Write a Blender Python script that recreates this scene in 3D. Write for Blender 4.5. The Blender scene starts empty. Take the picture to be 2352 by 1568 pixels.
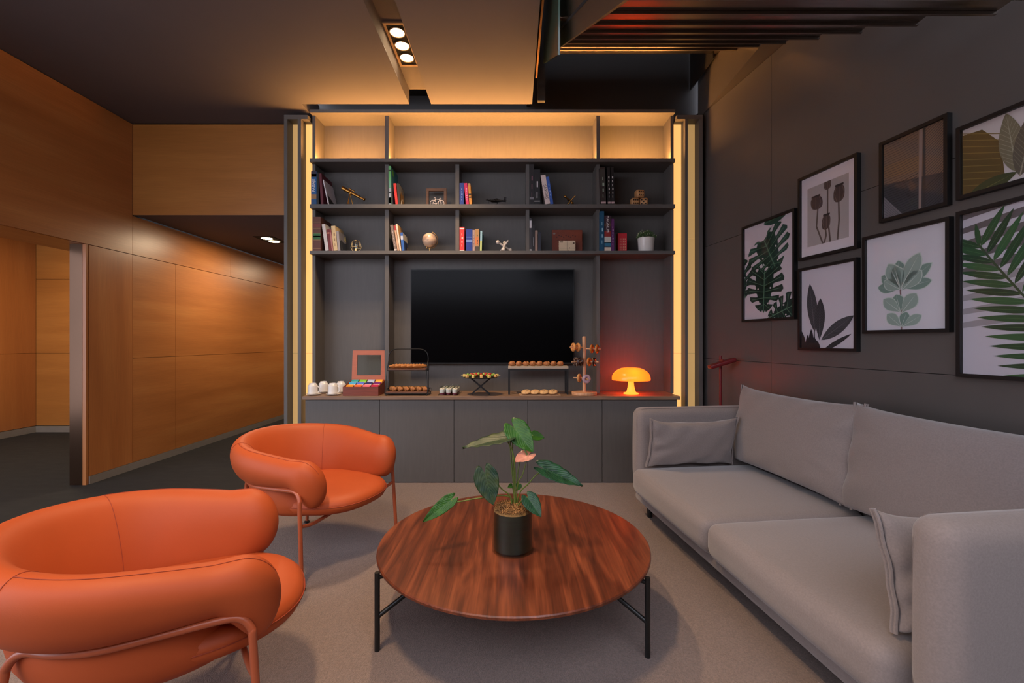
import bpy, bmesh, math, random
from mathutils import Vector, Matrix
import numpy as np
random.seed(7)
rng = np.random.RandomState(5)
S = bpy.context.scene
C = S.collection
PI = math.pi

# ------------------------------------------------------------------ camera, world, exposure
F_PX, CX, CY, CAM_Z = 1045.0, 1180.0, 783.0, 1.2
cam_d = bpy.data.cameras.new('camera')
cam_d.sensor_width = 36.0
cam_d.lens = F_PX / 2352 * 36.0
cam_d.shift_x = (1176 - CX) / 2352
cam_d.shift_y = (CY - 784) / 2352
cam_d.clip_start = 0.05
cam = bpy.data.objects.new('camera', cam_d)
C.objects.link(cam)
cam.location = (0, 0, CAM_Z)
cam.rotation_euler = (PI / 2, 0, 0)
S.camera = cam
S.view_settings.view_transform = 'Standard'
S.view_settings.look = 'None'
S.view_settings.exposure = 0.2
S.view_settings.gamma = 1.0
S.view_settings.use_curve_mapping = False
S.cycles.max_bounces = 8
S.cycles.sample_clamp_indirect = 4.0

W = bpy.data.worlds.new('world')
S.world = W
W.use_nodes = True
W.node_tree.nodes['Background'].inputs[0].default_value = (0.88, 0.90, 1.04, 1)
W.node_tree.nodes['Background'].inputs[1].default_value = 3.35


def at(x, y, Y):
    """photo pixel + real depth -> world point"""
    return ((x - CX) * Y / F_PX, Y, CAM_Z + (CY - y) * Y / F_PX)


# ------------------------------------------------------------------ materials
def lin(c):
    if isinstance(c, str):
        c = [int(c[i:i + 2], 16) for i in (0, 2, 4)]
    o = []
    for v in c:
        v = v / 255.0
        o.append(v / 12.92 if v <= 0.04045 else ((v + 0.055) / 1.055) ** 2.4)
    return (*o, 1.0)


MATS = {}


def nodes_of(name):
    m = bpy.data.materials.new(name)
    m.use_nodes = True
    nt = m.node_tree
    return m, nt, nt.nodes['Principled BSDF']


def mat(name, col, rough=0.5, metal=0.0, noise=0.0, scale=20.0, stretch=(1, 1, 1), bump=0.0, bscale=None,
        coat=0.0, sheen=0.0, spec=0.5, col2=None):
    if name in MATS:
        return MATS[name]
    m, nt, b = nodes_of(name)
    L = nt.links
    c = lin(col)
    b.inputs['Base Color'].default_value = c
    b.inputs['Roughness'].default_value = rough
    b.inputs['Metallic'].default_value = metal
    b.inputs['Specular IOR Level'].default_value = spec
    b.inputs['Coat Weight'].default_value = coat
    b.inputs['Sheen Weight'].default_value = sheen
    if noise > 0 or bump > 0:
        tc = nt.nodes.new('ShaderNodeTexCoord')
        mp = nt.nodes.new('ShaderNodeMapping')
        mp.inputs['Scale'].default_value = stretch
        L.new(tc.outputs['Object'], mp.inputs['Vector'])
        n = nt.nodes.new('ShaderNodeTexNoise')
        n.inputs['Scale'].default_value = scale
        n.inputs['Detail'].default_value = 5
        L.new(mp.outputs['Vector'], n.inputs['Vector'])
        if noise > 0:
            r = nt.nodes.new('ShaderNodeValToRGB')
            lo = lin(col2) if col2 else tuple(v * (1 - noise) for v in c[:3]) + (1,)
            hi = c if col2 else tuple(min(1, v * (1 + noise)) for v in c[:3]) + (1,)
            r.color_ramp.elements[0].color = lo
            r.color_ramp.elements[0].position = 0.3
            r.color_ramp.elements[1].color = hi
            r.color_ramp.elements[1].position = 0.7
            L.new(n.outputs['Fac'], r.inputs['Fac'])
            L.new(r.outputs['Color'], b.inputs['Base Color'])
        if bump > 0:
            n2 = n
            if bscale:
                n2 = nt.nodes.new('ShaderNodeTexNoise')
                n2.inputs['Scale'].default_value = bscale
                n2.inputs['Detail'].default_value = 3
                L.new(mp.outputs['Vector'], n2.inputs['Vector'])
            bp = nt.nodes.new('ShaderNodeBump')
            bp.inputs['Strength'].default_value = bump
            bp.inputs['Distance'].default_value = 0.004
            L.new(n2.outputs['Fac'], bp.inputs['Height'])
            L.new(bp.outputs['Normal'], b.inputs['Normal'])
    MATS[name] = m
    return m


def emis(name, col, strength):
    if name in MATS:
        return MATS[name]
    m, nt, b = nodes_of(name)
    b.inputs['Base Color'].default_value = (col[0] * .6, col[1] * .6, col[2] * .6, 1)
    b.inputs['Emission Color'].default_value = (*col, 1)
    b.inputs['Emission Strength'].default_value = strength
    MATS[name] = m
    return m


def wood(name, c1, c2, c3, rough=0.4, axis=2, scale=1.0, fine=1.0, bands=0.0, coat=0.0, warp=0.35, pores=0.28):
    """veneer: long grain along the given object axis, plus fine pores and optional veneer-leaf tone bands"""
    if name in MATS:
        return MATS[name]
    m, nt, b = nodes_of(name)
    L = nt.links
    tc = nt.nodes.new('ShaderNodeTexCoord')
    mp = nt.nodes.new('ShaderNodeMapping')
    sc = [6.0 * scale] * 3
    sc[axis] = 0.55 * scale
    mp.inputs['Scale'].default_value = sc
    L.new(tc.outputs['Object'], mp.inputs['Vector'])
    n = nt.nodes.new('ShaderNodeTexNoise')
    n.inputs['Scale'].default_value = 1.6
    n.inputs['Detail'].default_value = 6
    n.inputs['Distortion'].default_value = warp
    L.new(mp.outputs['Vector'], n.inputs['Vector'])
    r = nt.nodes.new('ShaderNodeValToRGB')
    e = r.color_ramp.elements
    e[0].position, e[0].color = 0.28, lin(c1)
    e[1].position, e[1].color = 0.72, lin(c3)
    k = e.new(0.5)
    k.color = lin(c2)
    L.new(n.outputs['Fac'], r.inputs['Fac'])
    mp2 = nt.nodes.new('ShaderNodeMapping')
    sc2 = [90.0 * fine] * 3
    sc2[axis] = 2.5 * fine
    mp2.inputs['Scale'].default_value = sc2
    L.new(tc.outputs['Object'], mp2.inputs['Vector'])
    n2 = nt.nodes.new('ShaderNodeTexNoise')
    n2.inputs['Scale'].default_value = 2.0
    n2.inputs['Detail'].default_value = 3
    L.new(mp2.outputs['Vector'], n2.inputs['Vector'])
    mr = nt.nodes.new('ShaderNodeMapRange')
    mr.inputs['From Min'].default_value = 0.3
    mr.inputs['From Max'].default_value = 0.7
    mr.inputs['To Min'].default_value = 1 - pores
    mr.inputs['To Max'].default_value = 1 + pores * 0.43
    L.new(n2.outputs['Fac'], mr.inputs['Value'])
    mx = nt.nodes.new('ShaderNodeMix')
    mx.data_type = 'RGBA'
    mx.blend_type = 'MULTIPLY'
    mx.inputs[0].default_value = 1.0
    L.new(r.outputs['Color'], mx.inputs[6])
    L.new(mr.outputs['Result'], mx.inputs[7])
    out = mx.outputs[2]
    if bands > 0:
        vo = nt.nodes.new('ShaderNodeTexVoronoi')
        vo.voronoi_dimensions = '1D'
        vo.inputs['Scale'].default_value = 3.0
        sp = nt.nodes.new('ShaderNodeSeparateXYZ')
        L.new(tc.outputs['Object'], sp.inputs[0])
        L.new(sp.outputs[2 if axis != 2 else 1], vo.inputs['W'])
        mr2 = nt.nodes.new('ShaderNodeMapRange')
        mr2.inputs['To Min'].default_value = 1 - bands
        mr2.inputs['To Max'].default_value = 1 + bands
        L.new(vo.outputs['Color'], mr2.inputs['Value'])
        mx2 = nt.nodes.new('ShaderNodeMix')
        mx2.data_type = 'RGBA'
        mx2.blend_type = 'MULTIPLY'
        mx2.inputs[0].default_value = 1.0
        L.new(out, mx2.inputs[6])
        L.new(mr2.outputs['Result'], mx2.inputs[7])
        out = mx2.outputs[2]
    L.new(out, b.inputs['Base Color'])
    b.inputs['Roughness'].default_value = rough
    b.inputs['Coat Weight'].default_value = coat
    b.inputs['Coat Roughness'].default_value = 0.2
    bp = nt.nodes.new('ShaderNodeBump')
    bp.inputs['Strength'].default_value = 0.08
    bp.inputs['Distance'].default_value = 0.001
    L.new(n2.outputs['Fac'], bp.inputs['Height'])
    L.new(bp.outputs['Normal'], b.inputs['Normal'])
    MATS[name] = m
    return m


def glass(name, tint=(1, 1, 1), refl=0.5, rough=0.02):
    if name in MATS:
        return MATS[name]
    m, nt, b = nodes_of(name)
    nt.nodes.remove(b)
    L = nt.links
    t = nt.nodes.new('ShaderNodeBsdfTransparent')
    t.inputs[0].default_value = (*tint, 1)
    g = nt.nodes.new('ShaderNodeBsdfGlossy')
    g.inputs['Roughness'].default_value = rough
    lw = nt.nodes.new('ShaderNodeLayerWeight')
    lw.inputs[0].default_value = 0.5
    pw_ = nt.nodes.new('ShaderNodeMath')
    pw_.operation = 'POWER'
    pw_.inputs[1].default_value = 4.0
    L.new(lw.outputs['Facing'], pw_.inputs[0])
    fr = nt.nodes.new('ShaderNodeMapRange')
    fr.inputs['To Min'].default_value = 0.02 + 0.04 * refl
    fr.inputs['To Max'].default_value = 1.0
    L.new(pw_.outputs[0], fr.inputs['Value'])
    mx = nt.nodes.new('ShaderNodeMixShader')
    L.new(fr.outputs[0], mx.inputs[0])
    L.new(t.outputs[0], mx.inputs[1])
    L.new(g.outputs[0], mx.inputs[2])
    L.new(mx.outputs[0], nt.nodes['Material Output'].inputs['Surface'])
    MATS[name] = m
    return m


def attr_mat(name, rough=0.5):
    if name in MATS:
        return MATS[name]
    m, nt, b = nodes_of(name)
    a = nt.nodes.new('ShaderNodeAttribute')
    a.attribute_name = 'Col'
    nt.links.new(a.outputs['Color'], b.inputs['Base Color'])
    b.inputs['Roughness'].default_value = rough
    MATS[name] = m
    return m


GREY = (92, 87, 83)
M_CAB = mat('grey_laminate', GREY, 0.55, noise=0.06, scale=6, stretch=(8, 8, 1))
M_WALLR = mat('grey_wall_laminate', (88, 83, 80), 0.42, noise=0.04, scale=4)
M_CEIL = mat('grey_ceiling_paint', (98, 93, 95), 0.8, noise=0.03, scale=3)
M_DARK = mat('near_black_paint', (30, 29, 28), 0.7, noise=0.05, scale=5)
M_VOID = mat('dark_steel_and_void_shade', (44, 42, 41), 0.55, noise=0.05, scale=5)  # dark steel tone; on the void walls, shade put into the colour
M_BLACK = mat('black_metal', (18, 18, 18), 0.4, noise=0.05, scale=30)
M_GAP = mat('shadow_gap', (10, 10, 10), 0.9, noise=0.05, scale=9)
M_SKIRT = mat('grey_aluminium_skirting', (150, 140, 132), 0.4, 0.3, noise=0.05, scale=12)
M_WOODH = wood('maple_veneer_horizontal', (166, 100, 50), (178, 110, 57), (188, 122, 66), 0.36, axis=1, scale=0.8, bands=0.12, pores=0.1)
M_WOODV = wood('maple_veneer_vertical', (168, 100, 52), (178, 109, 58), (188, 120, 66), 0.32, axis=2, scale=0.7, pores=0.1)
M_WOODX = wood('maple_veneer_bulkhead', (166, 104, 46), (176, 113, 52), (188, 124, 60), 0.38, axis=0, scale=0.8, pores=0.1)
M_STEEL = mat('polished_steel', (150, 140, 132), 0.27, 1.0, noise=0.08, scale=6, stretch=(1, 30, 30))
M_MIRROR = mat('mirror_polished_steel', (82, 60, 45), 0.2, 0.8, noise=0.04, scale=4)
M_WHITE = mat('white_ceramic', (228, 222, 215), 0.25, noise=0.02, scale=10)
M_BRASS = mat('aged_brass', (168, 120, 58), 0.32, 1.0, noise=0.15, scale=25)
M_EDGE = mat('orange_lit_edge', (120, 84, 44), 0.55, 0.6, noise=0.3, scale=20)  # orange light on the slab edge put into the colour
M_GOLD = mat('gold_wire', (205, 165, 105), 0.25, 1.0, noise=0.05, scale=25)
M_PAGES = mat('book_pages', (222, 210, 188), 0.8, noise=0.08, scale=8, stretch=(200, 1, 1))
M_COUNTER = wood('oak_counter', (122, 94, 74), (138, 108, 86), (150, 120, 96), 0.45, axis=0, scale=1.2)
M_LED_NICHE = emis('niche_led', (1.0, 0.45, 0.12), 190.0)
M_LED_BRIGHT = emis('bright_slot_diffuser', (1.0, 0.52, 0.155), 0.9)
M_LED_DIM = emis('dim_slot_diffuser', (1.0, 0.60, 0.22), 0.32)


# ------------------------------------------------------------------ mesh building
class MB:
    def __init__(s):
        s.v, s.f, s.mi, s.col = [], [], [], []
        s.cur, s.ccol = 0, None

    def add(s, verts, faces):
        o = len(s.v)
        s.v += [tuple(map(float, p)) for p in verts]
        for f in faces:
            s.f.append([o + i for i in f])
            s.mi.append(s.cur)
            s.col.append(s.ccol)
        return o

    def box(s, a, b):
        x0, y0, z0 = a
        x1, y1, z1 = b
        return s.add([(x0, y0, z0), (x1, y0, z0), (x1, y1, z0), (x0, y1, z0), (x0, y0, z1), (x1, y0, z1), (x1, y1, z1), (x0, y1, z1)],
                     [(3, 2, 1, 0), (4, 5, 6, 7), (0, 1, 5, 4), (1, 2, 6, 5), (2, 3, 7, 6), (3, 0, 4, 7)])

    def cbox(s, c, d):
        return s.box([c[i] - d[i] / 2 for i in range(3)], [c[i] + d[i] / 2 for i in range(3)])

    def loft(s, rings, closed=True, cap0=True, cap1=True, wrap=False):
        n = len(rings[0])
        vs = [p for r in rings for p in r]
        fs = []
        R = len(rings)
        for i in range(R if wrap else R - 1):
            for j in range(n if closed else n - 1):
                k = (j + 1) % n
                i2 = (i + 1) % R
                fs.append((i * n + j, i * n + k, i2 * n + k, i2 * n + j))
        if not wrap:
            if cap0:
                fs.append(tuple(range(n - 1, -1, -1)))
            if cap1:
                fs.append(tuple((R - 1) * n + j for j in range(n)))
        return s.add(vs, fs)

    def lathe(s, prof, n=24, c=(0, 0, 0), axis='z'):
        rings = []
        for r, z in prof:
            ring = []
            for k in range(n):
                a = 2 * PI * k / n
                p = (r * math.cos(a), r * math.sin(a), z)
                if axis == 'x':
                    p = (p[2], p[0], p[1])
                elif axis == 'y':
                    p = (p[1], p[2], p[0])
                ring.append((c[0] + p[0], c[1] + p[1], c[2] + p[2]))
            rings.append(ring)
        return s.loft(rings)

    def tube(s, path, r, n=10, closed=False):
        P = [Vector(p) for p in path]
        N = len(P)
        rr = r if hasattr(r, '__len__') else [r] * N
        rings = []
        up = None
        for i in range(N):
            if closed:
                t = P[(i + 1) % N] - P[i - 1]
            else:
                t = P[min(i + 1, N - 1)] - P[max(i - 1, 0)]
            t.normalize()
            if up is None:
                up = Vector((0, 0, 1)) if abs(t.z) < 0.9 else Vector((1, 0, 0))
            a = (up - t * up.dot(t)).normalized()
            b = t.cross(a)
            up = a
            rings.append([tuple(P[i] + (a * math.cos(2 * PI * k / n) + b * math.sin(2 * PI * k / n)) * rr[i]) for k in range(n)])
        return s.loft(rings, wrap=closed)

    def rod(s, p, q, r, r2=None, n=10):
        return s.tube([p, q], [r, r if r2 is None else r2], n)

    def sphere(s, c, r, nu=18, nv=10):
        r = r if hasattr(r, '__len__') else (r, r, r)
        rings = []
        for i in range(nv + 1):
            t = PI * i / nv
            q = max(math.sin(t), 0.02)
            rings.append([(c[0] + r[0] * q * math.cos(2 * PI * k / nu), c[1] + r[1] * q * math.sin(2 * PI * k / nu), c[2] - r[2] * math.cos(t)) for k in range(nu)])
        return s.loft(rings)

    def torus(s, c, R, r, nu=24, nv=10, axis='z', sq=1.0):
        rings = []
        for i in range(nu):
            a = 2 * PI * i / nu
            ring = []
            for k in range(nv):
                b = 2 * PI * k / nv
                q = R + r * math.cos(b)
                p = (q * math.cos(a), q * math.sin(a), r * sq * math.sin(b))
                if axis == 'x':
                    p = (p[2], p[0], p[1])
                elif axis == 'y':
                    p = (p[1], p[2], p[0])
                ring.append((c[0] + p[0], c[1] + p[1], c[2] + p[2]))
            rings.append(ring)
        return s.loft(rings, wrap=True)

    def prism(s, poly, h0, h1, axis='y'):
        """poly of (u,v) extruded along an axis: y -> (u,h,v); z -> (u,v,h); x -> (h,u,v)"""
        def P(u, v, h):
            return {'y': (u, h, v), 'z': (u, v, h), 'x': (h, u, v)}[axis]
        n = len(poly)
        vs = [P(u, v, h0) for u, v in poly] + [P(u, v, h1) for u, v in poly]
        fs = [tuple(range(n)), tuple(range(2 * n - 1, n - 1, -1))]
        for i in range(n):
            j = (i + 1) % n
            fs.append((i, i + n, j + n, j))
        return s.add(vs, fs)

    def xf(s, M, start=0):
        for i in range(start, len(s.v)):
            s.v[i] = tuple(M @ Vector(s.v[i]))

    def mesh(s, name, mats, smooth=False):
        me = bpy.data.meshes.new(name)
        me.from_pydata(s.v, [], s.f)
        bm = bmesh.new()
        bm.from_mesh(me)
        bmesh.ops.recalc_face_normals(bm, faces=bm.faces)
        bm.to_mesh(me)
        bm.free()
        mats = mats if isinstance(mats, (list, tuple)) else [mats]
        for m in mats:
            me.materials.append(m)
        me.polygons.foreach_set('material_index', s.mi)
        if smooth:
            me.polygons.foreach_set('use_smooth', [True] * len(s.f))
        if any(c is not None for c in s.col):
            ca = me.color_attributes.new('Col', 'FLOAT_COLOR', 'CORNER')
            for p, c in zip(me.polygons, s.col):
                for li in p.loop_indices:
                    ca.data[li].color = c or (0.5, 0.5, 0.5, 1)
        return me

    def build(s, name, mats, parent=None, smooth=False, bevel=0.0, seg=2, loc=None, rot=None, angle=40):
        me = s.mesh(name, mats, smooth)
        o = bpy.data.objects.new(name, me)
        C.objects.link(o)
        if parent:
            o.parent = parent
        if loc:
            o.location = loc
        if rot:
            o.rotation_euler = rot
        if bevel > 0:
            b = o.modifiers.new('bevel', 'BEVEL')
            b.width = bevel
            b.segments = seg
            b.limit_method = 'ANGLE'
            b.angle_limit = math.radians(35)
            if smooth:
                b.harden_normals = True
        if smooth and angle:
            try:
                me.set_sharp_from_angle(angle=math.radians(angle))
            except Exception:
                pass
        return o


def tag(o, label=None, cat=None, group=None, kind=None):
    if label:
        o['label'] = label
    if cat:
        o['category'] = cat
    if group:
        o['group'] = group
    if kind:
        o['kind'] = kind
    return o


def empty(name, loc=(0, 0, 0), rz=0.0, parent=None):
    o = bpy.data.objects.new(name, None)
    o.empty_display_size = 0.1
    C.objects.link(o)
    o.location = loc
    o.rotation_euler = (0, 0, rz)
    if parent:
        o.parent = parent
    return o


def thing(name, label, cat, loc=(0, 0, 0), rz=0.0, group=None):
    return tag(empty(name, loc, rz), label, cat, group)


def struct(name, loc=(0, 0, 0), label=None):
    return tag(empty(name, loc), label, None, None, 'structure')


def smooth_path(pts, per=8):
    """Catmull-Rom through the points"""
    P = [Vector(p) for p in pts]
    P = [P[0] * 2 - P[1]] + P + [P[-1] * 2 - P[-2]]
    out = []
    for i in range(1, len(P) - 2):
        for k in range(per):
            t = k / per
            a, b, c, d = P[i - 1], P[i], P[i + 1], P[i + 2]
            out.append(0.5 * ((2 * b) + (c - a) * t + (2 * a - 5 * b + 4 * c - d) * t * t + (3 * b - a - 3 * c + d) * t ** 3))
    out.append(P[-2])
    return out


def fillet(pts, r, n=6):
    """polyline with rounded corners"""
    P = [Vector(p) for p in pts]
    out = [P[0]]
    for i in range(1, len(P) - 1):
        a = (P[i - 1] - P[i])
        b = (P[i + 1] - P[i])
        rr = min(r, a.length * 0.45, b.length * 0.45)
        s, e = P[i] + a.normalized() * rr, P[i] + b.normalized() * rr
        for k in range(n + 1):
            t = k / n
            out.append(s * (1 - t) ** 2 + P[i] * 2 * t * (1 - t) + e * t * t)
    out.append(P[-1])
    return out


def rounded_box(mb, c, half, r, n=8, puff=(0, 0, 0), M=None):
    """box with rounded edges; puff bulges the +-x / +-y / +-z faces outward"""
    hx, hy, hz = half
    st = len(mb.v)
    g = [math.sin(PI / 2 * (2 * i / n - 1)) if False else (2 * i / n - 1) for i in range(n + 1)]
    seen = {}
    vs, fs = [], []

    def vid(p):
        k = tuple(round(q, 5) for q in p)
        if k not in seen:
            seen[k] = len(vs)
            q = [p[0] * hx, p[1] * hy, p[2] * hz]
            inn = [max(-(h - r), min(h - r, w)) for w, h in zip(q, (hx, hy, hz))]
            d = Vector([q[i] - inn[i] for i in range(3)])
            if d.length > 1e-9:
                d = d.normalized() * r
            w = [inn[i] + d[i] for i in range(3)]
            bx = (1 - p[1] ** 2) * (1 - p[2] ** 2)
            by = (1 - p[0] ** 2) * (1 - p[2] ** 2)
            bz = (1 - p[0] ** 2) * (1 - p[1] ** 2)
            w[0] += puff[0] * bx * p[0]
            w[1] += puff[1] * by * p[1]
            w[2] += puff[2] * bz * p[2]
            vs.append((c[0] + w[0], c[1] + w[1], c[2] + w[2]))
        return seen[k]
    # concentrate grid lines in the rounded rims
    def grid(h):
        k = r / h
        inner = [(-1 + k) + (2 - 2 * k) * i / n for i in range(n + 1)]
        rim = [-1, -1 + k * 0.08, -1 + k * 0.3, -1 + k * 0.62]
        return rim + inner + [-q for q in reversed(rim)]
    G = [grid(h) for h in (hx, hy, hz)]
    for ax in range(3):
        u, w = [i for i in range(3) if i != ax]
        for sgn in (-1, 1):
            for i in range(len(G[u]) - 1):
                for j in range(len(G[w]) - 1):
                    q = []
                    for a, b in ((i, j), (i + 1, j), (i + 1, j + 1), (i, j + 1)):
                        p = [0, 0, 0]
                        p[ax] = sgn
                        p[u] = G[u][a]
                        p[w] = G[w][b]
                        q.append(vid(p))
                    fs.append(tuple(q))
    mb.add(vs, fs)
    if M:
        mb.xf(M, st)
    return st


ORD = ['leftmost', 'second from the left', 'third from the left', 'fourth from the left', 'fifth from the left', 'sixth from the left', 'seventh from the left', 'rightmost']

# ================================================================== THE ROOM
# ---- floor
M_CARPET_D = mat('dark_carpet', (27, 25, 25), 0.95, noise=0.35, scale=5, stretch=(1.2, 3, 1), bump=0.6, bscale=350)
M_CARPET_L = mat('beige_carpet', (124, 106, 97), 0.95, noise=0.22, scale=150, bump=0.8, bscale=220, sheen=0.2)
fl = struct('floor', label='dark carpet with a lighter beige carpet inlay')
m = MB(); m.box((-7, -1.5, -0.1), (3.0, 9.6, 0)); m.build('dark_carpet', M_CARPET_D, fl)
m = MB(); m.box((-2.09, -1.5, 0.0005), (3.0, 4.2, 0.004)); m.build('beige_carpet', M_CARPET_L, fl)

# ---- left wall of maple panels (plane X = -3.56)
wl = struct('wall_left', label='wall of honey-coloured maple veneer panels')
XL = -3.56
m = MB(); m.box((XL - 0.14, 3.815, 0), (XL - 0.022, 9.4, 3.4)); m.box((XL - 0.14, 1.4, 2.052), (XL - 0.022, 3.815, 3.4))
m.build('backing', M_GAP, wl)
def lpanel(y0, y1, z0, z1, mt):
    q = MB(); q.box((XL - 0.02, y0 + .0018, z0 + .0018), (XL, y1 - .0018, z1 - .0018)); q.build('panel', mt, wl)
lpanel(1.4, 4.25, 2.009, 3.225, M_WOODH)
lpanel(3.815, 4.25, 0.066, 2.007, M_WOODV)
lpanel(4.25, 5.72, 2.009, 2.37, M_WOODH)
lpanel(5.72, 9.4, 2.009, 2.37, M_WOODH)
for z0, z1 in ((0.066, 1.04), (1.04, 2.007)):
    lpanel(4.25, 4.788, z0, z1, M_WOODH)
    lpanel(4.788, 9.4, z0, z1, M_WOODH)
m = MB(); m.box((XL - 0.44, 1.4, 2.009), (XL - 0.021, 4.1, 2.05)); m.build('header_soffit', M_WOODH, wl)
bb = struct('baseboard_left', label='slim grey metal skirting under the maple wall')
m = MB(); m.box((XL - 0.02, 3.815, 0.0), (XL + 0.006, 9.4, 0.064)); m.build('skirting', M_SKIRT, bb)
dj = struct('door_1', label='mirror-polished steel edge of the doorway in the maple wall')
m = MB(); m.box((XL - 0.14, 3.79, 0), (XL - 0.034, 3.813, 2.007)); m.build('steel_jamb', M_MIRROR, dj)
m = MB(); m.box((XL - 0.032, 3.79, 0), (XL - 0.004, 3.813, 2.007)); m.build('wooden_jamb_edge', M_WOODV, dj)

# ---- room beyond the doorway
ws = struct('wall_side_room', label='maple panelled walls seen through the doorway')
m = MB(); m.box((-6.5, 6.02, 0), (XL - 0.15, 6.1, 2.7)); m.box((-6.42, 1.4, 0), (-6.32, 6.1, 2.7)); m.build('backing', M_GAP, ws)
for z0, z1 in ((0.085, 1.04), (1.04, 2.015), (2.015, 2.7)):
    q = MB(); q.box((-6.298, 6.0, z0 + .002), (XL - 0.15, 6.02, z1 - .002)); q.build('panel', M_WOODX, ws)
for z0, z1 in ((0.085, 1.04), (1.04, 2.7)):
    for y0, y1 in ((1.4, 5.2), (5.2, 5.6), (5.6, 5.998)):
        q = MB(); q.box((-6.32, y0, z0 + .002), (-6.3, y1, z1 - .002)); q.build('panel', M_WOODV, ws)
m = MB(); m.box((-6.3, 5.985, 0), (XL - 0.15, 6.01, 0.08)); m.box((-6.31, 1.4, 0), (-6.285, 6.0, 0.08)); m.build('skirting', M_SKIRT, ws)
cs = struct('ceiling_side_room')
m = MB(); m.box((-6.5, 1.4, 2.7), (XL - 0.15, 6.1, 2.8)); m.build('ceiling_board', M_CEIL, cs)

# ---- bulkhead and corridor
wb = struct('wall_bulkhead', label='maple bulkhead panel above the corridor')
m = MB(); m.box((XL + 0.003, 4.25, 2.377), (-2.03, 4.27, 3.222)); m.build('panel', M_WOODX, wb)
m = MB(); m.box((XL, 4.272, 2.4), (-2.03, 4.4, 3.4)); m.build('backing', M_GAP, wb)
chh = struct('ceiling_corridor', label='flat grey corridor ceiling')
m = MB(); m.box((XL + 0.012, 4.255, 2.376), (-1.9, 9.4, 2.398)); m.build('ceiling_board', M_CEIL, chh)
we = struct('wall_corridor_unseen')
m = MB(); m.box((XL - .2, 9.4, 0), (-1.8, 9.5, 2.4)); m.build('added_end_wall', M_WOODX, we)  # unseen end wall added for the light in the corridor
m = MB(); m.box((-1.9, 4.45, 0), (-1.8, 9.4, 2.4)); m.build('inner_wall', M_WALLR, we)

# ---- back wall behind the bookcase and upper void, its shade put into the wall colour
wk = struct('wall_back', label='wall behind the grey bookcase, shade coloured into its upper part')
m = MB(); m.box((-2.03, 4.275, 0), (1.75, 4.4, 3.23)); m.build('lower_wall', M_CAB, wk)
m = MB(); m.box((-2.03, 4.275, 3.231), (1.82, 4.4, 5.0)); m.build('upper_wall', M_VOID, wk)

# ---- ceiling with a recessed light channel (X -0.896 .. -0.709)
ZC = 3.23
ce = struct('ceiling', label='grey ceiling with a recessed lighting channel')
m = MB(); m.box((-7, -0.6, ZC), (-0.896, 3.9, ZC + 0.16)); m.box((-7, 3.9, ZC), (-1.815, 4.249, ZC + 0.16)); m.build('left_panel', M_CEIL, ce)
m = MB(); m.box((-0.709, -0.6, ZC), (0.157, 3.9, ZC + 0.16)); m.build('right_panel', M_CEIL, ce)
m = MB(); m.box((-0.896, -0.6, ZC + 0.127), (-0.709, 3.9, ZC + 0.16)); m.build('channel_top', M_CEIL, ce)
m = MB(); m.box((-1.815, 3.9, 3.5), (0.157, 4.27, 3.52)); m.box((-7, 4.255, 3.3), (-2.03, 4.27, 3.6)); m.build('plenum_board', M_DARK, ce)
m = MB(); m.box((0.12, -0.6, ZC + 0.17), (0.15, 4.27, 5.0)); m.build('void_side', M_VOID, ce)
m = MB(); m.box((0.1, -0.6, 5.0), (2.6, 4.4, 5.05)); m.build('void_top', M_VOID, ce)  # void side and top added to keep world light off the stairs

# ---- right wall, turned 9 degrees: X = 2.34 - 0.158 Y
WR_K, WR_B = 0.158, 2.34
WR_A = math.atan(WR_K)
wr = struct('wall_right', label='grey laminate panelled wall behind the sofa')
wr.location = (WR_B, 0, 0)
wr.rotation_euler = (0, 0, WR_A)      # local y runs along the wall, local -x faces the room
def rw(Y):
    return Y / math.cos(WR_A)
m = MB(); m.box((0.022, rw(-1.2), 0), (0.12, rw(4.28), 3.3)); m.build('backing', M_GAP, wr)
for y0, y1 in ((-1.2, 3.23), (3.23, 4.07)):
    for z0, z1 in ((0.0, 1.045), (1.045, 2.034), (2.034, 3.232)):
        q = MB(); q.box((0.0, rw(y0) + .0015, z0 + .0015), (0.02, rw(y1) - .0015, z1 - .0015)); q.build('panel', M_WALLR, wr)
wv = struct('wall_void_right', label='upright face and soffit above the grey panelled wall')
m = MB(); m.add([(1.70, 4.2, 3.234), (1.70, -0.6, 3.234), (2.5, -0.6, 3.234), (1.75, 4.2, 3.234), (1.70, 4.2, 5), (1.70, -0.6, 5), (2.5, -0.6, 5), (1.75, 4.2, 5)],
                [(0, 1, 2, 3), (7, 6, 5, 4), (0, 4, 5, 1), (1, 5, 6, 2), (2, 6, 7, 3), (3, 7, 4, 0)])
m.build('soffit_block', M_WALLR, wv)

# ---- unseen partition added behind the viewer to block low world light
wf = struct('wall_light_block', label='grey partition added behind the viewer to block low world light')
m = MB(); m.box((-3.5, -1.56, 0), (2.75, -1.5, 2.2)); m.build('partition', M_WALLR, wf)
m = MB(); m.box((2.6, -1.5, 0), (2.7, -1.2, 2.2)); m.build('return', M_WALLR, wf)

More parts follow.
